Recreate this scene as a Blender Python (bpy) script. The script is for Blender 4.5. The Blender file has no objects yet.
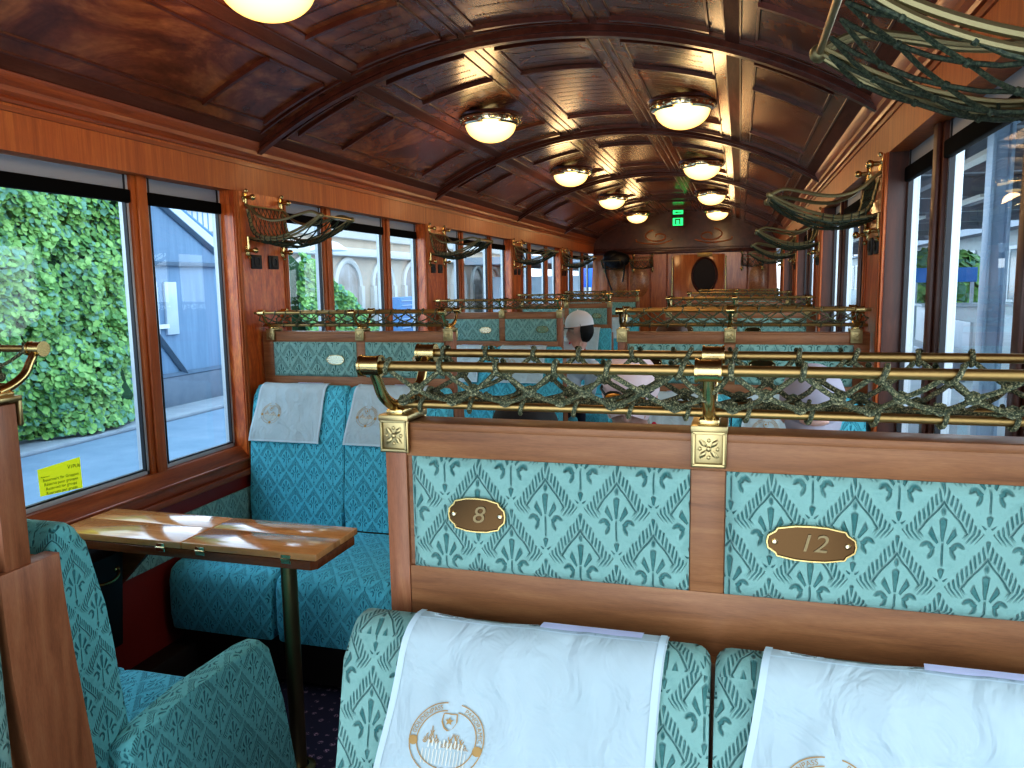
import bpy, bmesh, math, random
from mathutils import Vector, Matrix, Euler, noise
PI = math.pi
random.seed(7)
scn = bpy.context.scene
COL = scn.collection
V = Vector

# ------------------------------------------------------------------ helpers
def R(a, b): return random.uniform(a, b)

class BM:
    """collects shapes; .obj() links them as ONE mesh object"""
    def __init__(s): s.bm = bmesh.new(); s.m = 0
    def _tag(s, n0):
        s.bm.faces.ensure_lookup_table()
        for f in s.bm.faces[n0:]: f.material_index = s.m
    def box(s, x0, x1, y0, y1, z0, z1, bev=0, seg=2, mat=None):
        n0 = len(s.bm.faces)
        M = Matrix.Translation(((x0+x1)/2, (y0+y1)/2, (z0+z1)/2)) @ Matrix.Diagonal((abs(x1-x0), abs(y1-y0), abs(z1-z0), 1))
        if mat is not None: M = mat @ M
        r = bmesh.ops.create_cube(s.bm, size=1, matrix=M)
        if bev > 0:
            es = list({e for v in r['verts'] for e in v.link_edges})
            bmesh.ops.bevel(s.bm, geom=es, offset=bev, segments=seg, affect='EDGES', profile=0.5)
        s._tag(n0); return s
    def tube(s, pts, r, n=8, closed=False, cap=True):
        n0 = len(s.bm.faces)
        pts = [V(p) for p in pts]; k = len(pts)
        rs = r if isinstance(r, (list, tuple)) else [r]*k
        up = None; rings = []
        for i, p in enumerate(pts):
            a = pts[i-1] if (i > 0 or closed) else p
            b = pts[(i+1) % k] if (i < k-1 or closed) else p
            t = (b-a)
            if t.length < 1e-9: t = V((0, 0, 1))
            t.normalize()
            if up is None:
                up = V((0, 0, 1)) if abs(t.z) < .9 else V((0, 1, 0))
            sd = t.cross(up)
            if sd.length < 1e-6: sd = t.orthogonal()
            sd.normalize(); up = sd.cross(t).normalized()
            rings.append([s.bm.verts.new(p + (sd*math.cos(2*PI*j/n) + up*math.sin(2*PI*j/n))*rs[i]) for j in range(n)])
        for i in range(k if closed else k-1):
            A, B = rings[i], rings[(i+1) % k]
            for j in range(n):
                s.bm.faces.new((A[j], A[(j+1) % n], B[(j+1) % n], B[j]))
        if cap and not closed:
            s.bm.faces.new(rings[0][::-1]); s.bm.faces.new(rings[-1])
        s._tag(n0); return s
    def ball(s, c, r, sub=2, mat=None):
        n0 = len(s.bm.faces)
        rr = r if isinstance(r, (tuple, list)) else (r, r, r)
        M = Matrix.Translation(c) @ (mat if mat is not None else Matrix.Identity(4)) @ Matrix.Diagonal((*rr, 1))
        bmesh.ops.create_icosphere(s.bm, subdivisions=sub, radius=1, matrix=M)
        s._tag(n0); return s
    def lathe(s, prof, c=(0, 0, 0), n=24, mat=None):
        n0 = len(s.bm.faces)
        M = Matrix.Translation(c) @ (mat if mat is not None else Matrix.Identity(4))
        rings = []
        for (r, z) in prof:
            if r < 1e-6: rings.append([s.bm.verts.new(M @ V((0, 0, z)))])
            else: rings.append([s.bm.verts.new(M @ V((r*math.cos(2*PI*j/n), r*math.sin(2*PI*j/n), z))) for j in range(n)])
        for A, B in zip(rings, rings[1:]):
            for j in range(n):
                a = [A[j % len(A)], A[(j+1) % len(A)], B[(j+1) % len(B)], B[j % len(B)]]
                u = []
                for q in a:
                    if q not in u: u.append(q)
                if len(u) > 2: s.bm.faces.new(u)
        s._tag(n0); return s
    def prism(s, pts, axis, a, b, bev=0, seg=2):
        """2-D polygon extruded along axis; axis x: pts=(y,z), y: (x,z), z: (x,y)"""
        n0 = len(s.bm.faces)
        def P(p, t): return {'x': (t, p[0], p[1]), 'y': (p[0], t, p[1]), 'z': (p[0], p[1], t)}[axis]
        A = [s.bm.verts.new(P(p, a)) for p in pts]; B = [s.bm.verts.new(P(p, b)) for p in pts]
        k = len(pts)
        fa = s.bm.faces.new(A); fb = s.bm.faces.new(B[::-1])
        for i in range(k): s.bm.faces.new((A[i], B[i], B[(i+1) % k], A[(i+1) % k]))
        if bev > 0:
            es = list(fa.edges)+list(fb.edges)
            bmesh.ops.bevel(s.bm, geom=es, offset=bev, segments=seg, affect='EDGES', profile=0.5)
        s._tag(n0); return s
    def quad(s, *p):
        n0 = len(s.bm.faces); s.bm.faces.new([s.bm.verts.new(q) for q in p]); s._tag(n0); return s
    def grid(s, f, nu, nv):
        n0 = len(s.bm.faces)
        g = [[s.bm.verts.new(f(i/nu, j/nv)) for j in range(nv+1)] for i in range(nu+1)]
        for i in range(nu):
            for j in range(nv):
                s.bm.faces.new((g[i][j], g[i+1][j], g[i+1][j+1], g[i][j+1]))
        s._tag(n0); return s
    def obj(s, name, mats, parent=None, loc=None, ang=38, smooth=True, normals=True, proj=None):
        bm = s.bm
        if normals: bmesh.ops.recalc_face_normals(bm, faces=bm.faces)
        uv = bm.loops.layers.uv.new('UVMap')
        for f in bm.faces:
            nx, ny, nz = abs(f.normal.x), abs(f.normal.y), abs(f.normal.z)
            for l in f.loops:
                c = l.vert.co
                l[uv].uv = (c.x, c.z) if proj == 'xz' or ny >= nx and ny >= nz else ((c.y, c.z) if nx >= nz else (c.x, c.y))
        me = bpy.data.meshes.new(name); bm.to_mesh(me); bm.free()
        if smooth:
            me.shade_smooth(); me.set_sharp_from_angle(angle=math.radians(ang))
        o = bpy.data.objects.new(name, me); COL.objects.link(o)
        for m in (mats if isinstance(mats, (list, tuple)) else [mats]): me.materials.append(m)
        if parent is not None: o.parent = parent
        if loc is not None: o.location = loc
        return o

def tag(o, label=None, cat=None, group=None, kind=None):
    if label: o['label'] = label
    if cat: o['category'] = cat
    if group: o['group'] = group
    if kind: o['kind'] = kind
    return o
def empty(name, loc=(0, 0, 0), rz=0):
    o = bpy.data.objects.new(name, None); COL.objects.link(o)
    o.location = loc; o.rotation_euler = (0, 0, rz); o.empty_display_size = .05
    return o
def thing(name, label, cat, loc=(0, 0, 0), rz=0, group=None):
    return tag(empty(name, loc, rz), label, cat, group, 'thing')
def dup(o, loc, rz=None, label=None, group=None):
    """copy of a thing with copies of its parts and sub-parts"""
    r = o.copy(); COL.objects.link(r); r.location = loc
    if rz is not None: r.rotation_euler = (0, 0, rz)
    if label: r['label'] = label
    if group: r['group'] = group
    for ch in list(o.children):
        c = ch.copy(); COL.objects.link(c); c.parent = r
        for g in list(ch.children):
            d = g.copy(); COL.objects.link(d); d.parent = c
    return r
def bez(p0, p1, p2, p3, n=10):
    out = []
    for i in range(n+1):
        t = i/n; u = 1-t
        out.append(V(p0)*u**3 + V(p1)*3*u*u*t + V(p2)*3*u*t*t + V(p3)*t**3)
    return out
def smoothpath(pts, n=6):
    """Catmull-Rom through pts"""
    P = [V(p) for p in pts]; out = []
    for i in range(len(P)-1):
        a = P[max(i-1, 0)]; b = P[i]; c = P[i+1]; d = P[min(i+2, len(P)-1)]
        for k in range(n):
            t = k/n
            out.append(.5*((2*b)+(c-a)*t+(2*a-5*b+4*c-d)*t*t+(3*b-a-3*c+d)*t**3))
    out.append(P[-1]); return out
def text_mesh(txt, size):
    """flat text as (verts2d, faces), centred"""
    cu = bpy.data.curves.new('lettering', 'FONT'); cu.body = txt; cu.size = size; cu.align_x = 'CENTER'; cu.align_y = 'CENTER'; cu.resolution_u = 3
    o = bpy.data.objects.new('lettering', cu); COL.objects.link(o)
    dg = bpy.context.evaluated_depsgraph_get(); ev = o.evaluated_get(dg); me = ev.to_mesh()
    vs = [(v.co.x, v.co.y) for v in me.vertices]; fs = [tuple(p.vertices) for p in me.polygons]
    ev.to_mesh_clear(); bpy.data.objects.remove(o); bpy.data.curves.remove(cu)
    return vs, fs
def add_text(b, txt, size, f):
    """add text to BM b with each 2-D point mapped by f"""
    vs, fs = text_mesh(txt, size); n0 = len(b.bm.faces)
    q = [b.bm.verts.new(f(*v)) for v in vs]
    for p in fs:
        try: b.bm.faces.new([q[i] for i in p])
        except ValueError: pass
    b._tag(n0)

# ------------------------------------------------------------------ materials
class NT:
    def __init__(s, name):
        s.mat = bpy.data.materials.new(name); s.mat.use_nodes = True
        s.t = s.mat.node_tree; s.t.nodes.clear()
        s.out = s.t.nodes.new('ShaderNodeOutputMaterial')
    def n(s, typ, **kw):
        nd = s.t.nodes.new(typ)
        for k, v in kw.items():
            if hasattr(nd, k): setattr(nd, k, v)
        return nd
    def l(s, a, b): s.t.links.new(a, b)
    def bsdf(s, **kw):
        b = s.n('ShaderNodeBsdfPrincipled')
        for k, v in kw.items():
            k = k.replace('_', ' ')
            if isinstance(v, bpy.types.NodeSocket): s.l(v, b.inputs[k])
            else: b.inputs[k].default_value = v
        s.l(b.outputs[0], s.out.inputs[0]); return b
    def ramp(s, fac, stops):
        r = s.n('ShaderNodeValToRGB'); e = r.color_ramp.elements
        while len(e) < len(stops): e.new(.5)
        for q, (p, c) in zip(e, stops): q.position = p; q.color = (*c, 1)
        s.l(fac, r.inputs[0]); return r.outputs[0]
    def noise(s, vec, scale, detail=4, rough=.55, dist=0):
        q = s.n('ShaderNodeTexNoise'); q.inputs['Scale'].default_value = scale; q.inputs['Detail'].default_value = detail
        q.inputs['Roughness'].default_value = rough; q.inputs['Distortion'].default_value = dist
        if vec is not None: s.l(vec, q.inputs['Vector'])
        return q.outputs['Fac']
    def mapping(s, vec, scale=(1, 1, 1), rot=(0, 0, 0)):
        m = s.n('ShaderNodeMapping'); m.inputs['Scale'].default_value = scale; m.inputs['Rotation'].default_value = rot
        s.l(vec, m.inputs['Vector']); return m.outputs[0]
    def coord(s, which='Object'): return s.n('ShaderNodeTexCoord').outputs[which]
    def bump(s, h, strength=.3, dist=.002):
        b = s.n('ShaderNodeBump'); b.inputs['Strength'].default_value = strength; b.inputs['Distance'].default_value = dist
        s.l(h, b.inputs['Height']); return b.outputs[0]
    def mix(s, fac, a, b):
        m = s.n('ShaderNodeMix', data_type='RGBA')
        for sock, v in ((m.inputs[0], fac), (m.inputs[6], a), (m.inputs[7], b)):
            if isinstance(v, bpy.types.NodeSocket): s.l(v, sock)
            elif isinstance(v, (int, float)): sock.default_value = v
            else: sock.default_value = (*v, 1)
        return m.outputs[2]
class E:
    """maths on node sockets"""
    nt = None
    def __init__(s, k): s.k = k
    @staticmethod
    def op(o, *a, clamp=False):
        nd = E.nt.n('ShaderNodeMath', operation=o); nd.use_clamp = clamp
        for i, x in enumerate(a):
            x = x.k if isinstance(x, E) else x
            if isinstance(x, (int, float)): nd.inputs[i].default_value = x
            else: E.nt.l(x, nd.inputs[i])
        return E(nd.outputs[0])
    def __add__(s, o): return E.op('ADD', s, o)
    def __sub__(s, o): return E.op('SUBTRACT', s, o)
    def __rsub__(s, o): return E.op('SUBTRACT', o, s)
    def __mul__(s, o): return E.op('MULTIPLY', s, o)
    def __truediv__(s, o): return E.op('DIVIDE', s, o)
    __radd__ = __add__; __rmul__ = __mul__
    def abs(s): return E.op('ABSOLUTE', s)
    def fract(s): return E.op('FRACT', s)
    def cos(s): return E.op('COSINE', s)
    def lt(s, o): return E.op('LESS_THAN', s, o)
    def max(s, o): return E.op('MAXIMUM', s, o)
    def min(s, o): return E.op('MINIMUM', s, o)
    def below(s, edge, soft):     # 1 where s<edge, soft shoulder
        return E.op('MULTIPLY_ADD', s, -1/soft, edge/soft+.5, clamp=True)
def hyp(a, b): return E.op('SQRT', a*a+b*b)

def plain(name, col, rough=.5, metal=0, **kw):
    t = NT(name); t.bsdf(Base_Color=(*col, 1), Roughness=rough, Metallic=metal, **kw); return t.mat
def emit(name, col, st):
    t = NT(name); e = t.n('ShaderNodeEmission'); e.inputs[0].default_value = (*col, 1); e.inputs[1].default_value = st
    t.l(e.outputs[0], t.out.inputs[0]); return t.mat

def wood(name, dark, mid, light, scale=(1, 1, 1), k=9, rough=.3, coat=.4, swirl=0., fine=1.0, streak=.5):
    t = NT(name); c = t.coord()
    v = t.mapping(c, scale)
    n1 = t.noise(v, k, 6, .6, .6+swirl)
    n2 = t.noise(t.mapping(c, tuple(q*5 for q in scale)), k*3, 3, .6, .2)
    col = t.ramp(n1, [(.25, dark), (.5, mid), (.75, light)])
    st = t.ramp(n2, [(.35, (.55, .55, .55)), (.62, (1, 1, 1))])
    m = t.n('ShaderNodeMix', data_type='RGBA', blend_type='MULTIPLY'); m.inputs[0].default_value = streak
    t.l(col, m.inputs[6]); t.l(st, m.inputs[7])
    b = t.bsdf(Base_Color=m.outputs[2], Roughness=rough, Coat_Weight=coat, Coat_Roughness=.12)
    t.l(t.bump(n2, .12*fine, .001), b.inputs['Normal'])
    return t.mat

def damask(name, lightc, darkc, W=.092, H=.128, bump=.9):
    t = NT(name); E.nt = t
    uvn = t.coord('UV'); sp = t.n('ShaderNodeSeparateXYZ'); t.l(uvn, sp.inputs[0])
    wob = E(t.noise(uvn, 30, 2))*.0025
    u = (E(sp.outputs[0])+wob)/W; v = (E(sp.outputs[1])+wob)/H
    ax = (u+100).fract()-.5; ay = (v+100).fract()-.5
    bx = (u+100.5).fract()-.5; by = (v+100.5).fract()-.5
    sel = (ax.abs()+ay.abs()).lt(.5)
    qx = (sel*ax+(1-sel)*bx); y = sel*ay+(1-sel)*by
    x = qx.abs()
    s = x+y.abs()
    # leafy border: feathered strokes along the upper ogee edge
    st = (((x-y)*11.5+(s-.4)*7+50).fract()-.5).abs()
    env = ((s-.375+(((x-y)*23).cos())*.012).abs()).below(.062, .03)*E.op('MULTIPLY_ADD', y, -1, 0).below(.07, .05)
    border = st.below(.22, .14)*env
    # inner ogee line, broken at the base
    inn = ((s-.272+(y*30).cos()*.006).abs()).below(.011, .016)*(E.op('MULTIPLY_ADD', y, -1, 0).below(.03, .05))
    # palmette: fan of petals about a foot
    yy = y+.17
    an = E.op('ARCTAN2', x, yy); rr = hyp(x, yy)
    top = .30-an*.105
    pet = ((1-(an*9.5).cos())).below(.75, .5)*(rr-top).below(0, .025)*(rr.lt(.085)*-1+1)*(an.below(1.85, .15))
    stem = ((x).below(.010, .01))*((y+.21).abs()).below(.10, .03)
    pet = pet.max(stem)
    # curls either side of the foot
    cx = x-.17; cy = y+.17
    curl = (hyp(cx, cy)-.062).abs().below(.017, .02)*(cy.below(.03, .02)*-1+1).max((cx).below(-.02, .02))
    # small fleur in the lower point of the diamond
    y2 = y+.45; an2 = E.op('ARCTAN2', x, y2); r2 = hyp(x, y2)
    fl = (1-(an2*4.2).cos()).below(.8, .5)*(r2-.115+an2*.03).below(0, .02)*(r2.lt(.025)*-1+1)*an2.below(1.6, .2)
    # bud in the upper point
    bud = hyp(x*1.5, y-.19).below(.030, .03)
    dk = border.max(inn).max(pet).max(curl).max(fl).max(bud)
    vel = t.noise(uvn, 75, 5, .75); big = t.noise(uvn, 9, 3, .6)
    k = dk*.9+E(vel)*.35-.12
    col = t.mix((dk*.85+(E(vel)-.5)*.95+(E(big)-.5)*.5).max(0).min(1).k, lightc, darkc)
    b = t.bsdf(Base_Color=col, Roughness=.8, Sheen_Weight=.12, Sheen_Roughness=.4, Specular_IOR_Level=.25)
    t.l(t.bump((1-k).k, bump, .004), b.inputs['Normal'])
    return t.mat

M = {}
M['mahog'] = wood('mahogany frame', (.19, .070, .024), (.30, .120, .043), (.40, .178, .070), (1, 1, 12), 5, .5, .06, 0, 1, .35)
M['mahog_v'] = wood('mahogany upright', (.20, .07, .028), (.33, .12, .05), (.41, .175, .078), (9, 9, 1), 5, .45, .1, 0, 1, .35)
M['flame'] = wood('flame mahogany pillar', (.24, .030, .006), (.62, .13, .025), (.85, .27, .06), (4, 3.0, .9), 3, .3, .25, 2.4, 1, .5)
M['fascia'] = wood('orange mahogany fascia', (.30, .065, .010), (.44, .105, .018), (.55, .16, .03), (6, 9, .4), 5, .5, .04, .3, 1, .4)
M['ceil'] = wood('burl mahogany ceiling', (.05, .013, .006), (.15, .042, .018), (.36, .135, .048), (1.3, .7, 1.3), 2.6, .27, .16, 2.2, .3, .4)
M['ceilrail'] = wood('ceiling rail mahogany', (.085, .028, .018), (.12, .042, .027), (.16, .062, .04), (6, .6, 6), 5, .6, .0, 0, .6, .5)
M['mould'] = wood('dark moulding', (.045, .010, .006), (.085, .020, .010), (.13, .036, .017), (3, 3, 3), 5, .35, .25, 0, .5, .4)
M['backlit_wood'] = wood('mahogany with painted backlit shade', (.04, .010, .004), (.08, .02, .008), (.12, .032, .012), (6, 6, .6), 5, .45, .1, 0, 1, .4)  # right-hand mullions and pillar cores darkened in colour to mimic backlit shade
M['trim'] = wood('cornice mahogany', (.17, .034, .009), (.30, .066, .015), (.40, .10, .024), (5, .5, 9), 6, .42, .08, 0, 1, .5)
M['endwood'] = wood('end wall mahogany', (.34, .085, .022), (.54, .16, .042), (.66, .23, .07), (7, 7, .8), 5, .28, .45, .3, 1, .5)
M['inlay'] = wood('inlaid burl', (.20, .055, .014), (.42, .15, .04), (.58, .26, .08), (2, 2, 2), 9, .3, .4, 2.5, 1, .4)
M['table'] = wood('varnished honey table', (.52, .22, .065), (.68, .33, .12), (.78, .43, .18), (.8, 7, 2), 5, .13, .8, .1, .1, .2)
M['tabedge'] = wood('table edge', (.14, .04, .014), (.22, .07, .024), (.30, .10, .034), (1, 7, 7), 5, .25, .5, 0, .5, .4)
M['damask'] = damask('teal damask velvet', (.245, .435, .39), (.034, .145, .138))
M['damask_mid'] = damask('teal damask seat back', (.17, .54, .55), (.022, .165, .19))
M['damask_skylit'] = damask('teal damask with skylight tint', (.125, .56, .68), (.02, .21, .31))  # same teal fabric with blue skylight put into its colour
M['red'] = plain('dark red panel', (.20, .014, .008), .45)
M['black'] = plain('black enamel', (.006, .006, .007), .5)
M['blind'] = plain('black blind cloth', (.004, .004, .004), .95, 0, Specular_IOR_Level=.1)
M['dark'] = plain('dark plinth', (.018, .010, .008), .5)
M['brass'] = plain('aged brass', (.58, .42, .18), .24, 1)
M['brassrod'] = plain('brass rod', (.40, .26, .10), .42, 1)
M['antique'] = plain('antique brass', (.40, .31, .15), .34, 1)
M['armbrass'] = plain('pale brass arm', (.30, .25, .13), .48, .9)
M['plate'] = plain('polished brown brass plate', (.085, .045, .018), .16, .9)
M['engrave'] = plain('engraved line', (.30, .22, .11), .5, .6)
M['nickel'] = plain('polished nickel brass', (.72, .62, .40), .16, 1)
M['alu'] = plain('pale aluminium window frame', (.50, .54, .58), .4, .2)
M['grey'] = plain('grey blind cassette', (.30, .32, .36), .6)
M['seal'] = plain('rubber seal', (.015, .015, .018), .5)
M['white'] = plain('white paint', (.75, .76, .77), .5)
def rope_mat():
    t = NT('green gold braided rope'); c = t.coord()
    n = t.noise(c, 420, 2, .7); n2 = t.noise(c, 30, 2)
    col = t.ramp(n, [(.40, (.022, .034, .016)), (.54, (.105, .11, .055)), (.66, (.42, .37, .20))])
    b = t.bsdf(Base_Color=col, Roughness=.7)
    t.l(t.bump(n, .6, .001), b.inputs['Normal']); return t.mat
M['rope'] = rope_mat()
def rope2():
    t = NT('dark green netting'); c = t.coord(); n = t.noise(c, 300, 2, .7)
    t.bsdf(Base_Color=t.ramp(n, [(.4, (.010, .020, .009)), (.65, (.075, .09, .048))]), Roughness=.7); return t.mat
M['netdark'] = rope2()
def cloth_mat():
    t = NT('white cotton cloth'); c = t.coord()
    n = t.noise(c, 8, 4, .6); w = t.noise(c, 700, 2)
    b = t.bsdf(Base_Color=t.ramp(n, [(.3, (.44, .54, .57)), (.7, (.50, .60, .63))]), Roughness=.85, Sheen_Weight=.1)
    f1 = t.noise(t.mapping(c, (1, .6, .8), (0, .6, 0)), 17, 3, .55, 1.2); b1 = t.n('ShaderNodeBump'); b1.inputs['Strength'].default_value = .55; b1.inputs['Distance'].default_value = .018; t.l(f1, b1.inputs['Height'])
    b2 = t.n('ShaderNodeBump'); b2.inputs['Strength'].default_value = .1; b2.inputs['Distance'].default_value = .0006; t.l(w, b2.inputs['Height']); t.l(b1.outputs[0], b2.inputs['Normal'])
    t.l(b2.outputs[0], b.inputs['Normal']); return t.mat
M['cloth'] = cloth_mat()
M['hem'] = plain('cloth hem', (.56, .68, .73), .9)
M['velcro'] = plain('lavender white fastening strip', (.66, .68, .92), .9)
M['gold_thread'] = plain('gold embroidery', (.46, .27, .09), .7)
M['pale_thread'] = plain('pale embroidery', (.74, .72, .62), .8)
def carpet_mat():
    t = NT('navy carpet with small flowers'); c = t.coord()
    vo = t.n('ShaderNodeTexVoronoi'); vo.inputs['Scale'].default_value = 26; t.l(c, vo.inputs['Vector'])
    vo.inputs['Randomness'].default_value = .35
    n = t.noise(c, 160, 2)
    f = t.ramp(vo.outputs['Distance'], [(.16, (1, 1, 1)), (.30, (0, 0, 0))])
    g = t.ramp(n, [(.45, (0, 0, 0)), (.55, (1, 1, 1))])
    m = t.n('ShaderNodeMix', data_type='RGBA', blend_type='MULTIPLY'); m.inputs[0].default_value = 1
    t.l(f, m.inputs[6]); t.l(g, m.inputs[7])
    t.bsdf(Base_Color=t.mix(m.outputs[2], (.012, .010, .032), (.33, .20, .26)), Roughness=.95); return t.mat
M['carpet'] = carpet_mat()
def glass_mat():
    t = NT('window glass'); lw = t.n('ShaderNodeLayerWeight'); lw.inputs[0].default_value = .5; E.nt = t; f = E.op('MULTIPLY_ADD', E.op('POWER', E(lw.outputs['Facing']), 4.), .55, .035)
    tr = t.n('ShaderNodeBsdfTransparent'); tr.inputs[0].default_value = (.93, .96, .97, 1)
    gl = t.n('ShaderNodeBsdfGlossy'); gl.inputs['Roughness'].default_value = .0
    mx = t.n('ShaderNodeMixShader'); t.l(f.k, mx.inputs[0]); t.l(tr.outputs[0], mx.inputs[1]); t.l(gl.outputs[0], mx.inputs[2])
    t.l(mx.outputs[0], t.out.inputs[0]); return t.mat
M['glass'] = glass_mat()
def bowl_mat():
    t = NT('lit opal glass'); lw = t.n('ShaderNodeLayerWeight'); lw.inputs[0].default_value = .35
    col = t.ramp(lw.outputs['Facing'], [(.0, (1, .84, .46)), (.5, (1, .68, .24)), (1, (.9, .42, .08))])
    e = t.n('ShaderNodeEmission'); t.l(col, e.inputs[0]); e.inputs[1].default_value = BOWL
    t.l(e.outputs[0], t.out.inputs[0]); return t.mat
BOWL = 1.6
M['bowl'] = bowl_mat()
def leaf_mat(name, a, b, c):
    t = NT(name); co = t.coord(); n = t.noise(co, 3.5, 4, .75)
    t.bsdf(Base_Color=t.ramp(n, [(.3, a), (.5, b), (.72, c)]), Roughness=.55); return t.mat
def noisy(name, a, b, k=3, rough=.8, scale=(1, 1, 1)):
    t = NT(name); n = t.noise(t.mapping(t.coord(), scale), k, 5, .6)
    t.bsdf(Base_Color=t.ramp(n, [(.3, a), (.7, b)]), Roughness=rough); return t.mat

for k_, v_ in (('ceilrail', .08), ('ceil', .3), ('mould', .3)):
    for nd_ in M[k_].node_tree.nodes:
        if nd_.type == 'BSDF_PRINCIPLED': nd_.inputs['Specular IOR Level'].default_value = v_
# ------------------------------------------------------------------ dimensions
EYE = 1.5
XL, XR, XC = -2.11, .475, -.82
Y0, PITCH = 1.02, 2.13
ROWS = [.98+PITCH*k for k in range(5)]
PILL = [Y0+PITCH*k for k in range(-1, 5)]      # pillar centres
YB, YE = -1.3, 11.67
HW = .20                                         # half pillar width
SILL, HEAD = .80, 1.92                           # window opening
ORD = ['nearest', 'second', 'third', 'fourth', 'fifth']
def ceil_z(d, lift=0):
    Rr = 2.38
    return 2.46+lift-(Rr-math.sqrt(Rr*Rr-d*d))
SK = .04                                         # ceiling skin above rib underside

# ------------------------------------------------------------------ setting
BM().box(XL-.1, XR+.1, YB, YE+.1, -.06, 0).obj('floor', M['carpet'])['kind'] = 'structure'

def side_wall(name, X, sgn):
    """sgn=+1: interior is toward +x"""
    def bx(b, d0, d1, y0, y1, z0, z1, bev=0): b.box(X+sgn*min(d0, d1), X+sgn*max(d0, d1), y0, y1, z0, z1, bev)
    root = tag(empty(name, (0, 0, 0)), kind='structure')
    b = BM(); bx(b, -.1, -.0, YB, YE, 0, .70); b.obj('lower_panel', M['red'], root)
    b = BM(); bx(b, -.1, .0, YB, YE, HEAD, 2.06); b.obj('fascia_board', M['fascia'], root)
    # sill: a sloping board below the glass, with a nosing
    for q in ([(-.10, .795), (-.035, .795), (.0, .755), (.004, .72), (.004, .70), (-.10, .70)],):
        b = BM(); b.prism([(X+sgn*p[0], p[1]) for p in q], 'y', YB, YE); b.obj('sill_board', M['trim'], root)
    b = BM(); bx(b, .0, .022, YB, YE, .672, .70, .006); bx(b, .0, .012, YB, YE, .735, .748, .004); b.obj('sill_moulding', M['trim'], root)
    for c in PILL:
        y0, y1 = c-HW, c+HW
        b = BM(); bx(b, -.10, -.001, y0, y1, .70, HEAD); b.obj('pillar_core', M['backlit_wood'] if sgn < 0 else M['flame'], root)
        b = BM(); bx(b, -.001, .004, y0+.004, y1-.004, .70, HEAD)
        b.obj('pillar_panel', M['flame'], root)
        b = BM()
        for (p, q) in ((y0, y0+.035), (y1-.035, y1)):
            bx(b, .004, .010, p, q, .70, HEAD, .002); bx(b, .010, .016, p+.009, q-.009, .70, HEAD, .003)
        b.obj('pillar_edge_strip', M['fascia'], root)
    b = BM()                                          # upholstered strip under the sill, beside each facing seat
    for r in ROWS:
        bx(b, .001, .014, r-.95, r-.06, .46, .615, .006)
        if r > 1: bx(b, .001, .014, r+.13, r+.8, .46, .615, .006)
    b.obj('upholstered_strip', M['damask'], root)
    return root
side_wall('wall_left', XL, 1)
side_wall('wall_right', XR, -1)

def window(idx, X, sgn, y0, y1):
    root = tag(empty('window_%d' % idx, (0, 0, 0)), kind='structure')
    def bx(b, d0, d1, a, c, z0, z1, bev=0): b.box(X+sgn*min(d0, d1), X+sgn*max(d0, d1), a, c, z0, z1, bev)
    c = (y0+y1)/2; m0, m1 = c-.375, c+.375; mw = .042
    b = BM()
    for m in (m0, m1):
        bx(b, -.10, -.05, m-mw, m+mw, .78, HEAD, .004); bx(b, -.05, -.036, m-.022, m+.022, .78, HEAD, .005)
    b.obj('mullion', M['fascia'] if sgn > 0 else M['backlit_wood'], root)
    b = BM(); g = BM(); sl = BM()
    for (a, e) in ((y0, m0-mw), (m0+mw, m1-mw), (m1+mw, y1)):
        bx(b, -.098, -.062, a, a+.016, .79, HEAD, .003); bx(b, -.098, -.062, e-.016, e, .79, HEAD, .003)
        bx(b, -.098, -.062, a, e, .79, .812, .003)
        bx(sl, -.075, -.060, a+.016, a+.022, .81, HEAD); bx(sl, -.075, -.060, e-.022, e-.016, .81, HEAD); bx(sl, -.075, -.06, a+.02, e-.02, .812, .818)
        X1 = X-sgn*.082
        g.quad((X1, a+.02, .80), (X1, e-.02, .80), (X1, e-.02, HEAD), (X1, a+.02, HEAD))
    b.obj('aluminium_frame', M['alu'], root); sl.obj('rubber_seal', M['seal'], root); g.obj('glass_pane', M['glass'], root, smooth=False)
    b = BM(); bx(b, -.074, -.064, y0+.02, y1-.02, HEAD-.055, HEAD-.001, .003); b.obj('blind_cassette', M['grey'], root)
    b = BM(); bx(b, -.07, -.048, y0+.01, m0-mw-.004, 1.818, 1.866, .006); bx(b, -.07, -.048, m0+mw+.004, m1-mw-.004, 1.818, 1.866, .006); bx(b, -.07, -.048, m1+mw+.004, y1-.01, 1.818, 1.866, .006)
    b.obj('roller_blind', M['blind'], root)
    return root
n = 1
for X, s in ((XL, 1), (XR, -1)):
    for k, c in enumerate(PILL):
        y1 = PILL[k+1]-HW if k+1 < len(PILL) else YE-.12
        window(n, X, s, c+HW, y1); n += 1

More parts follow.
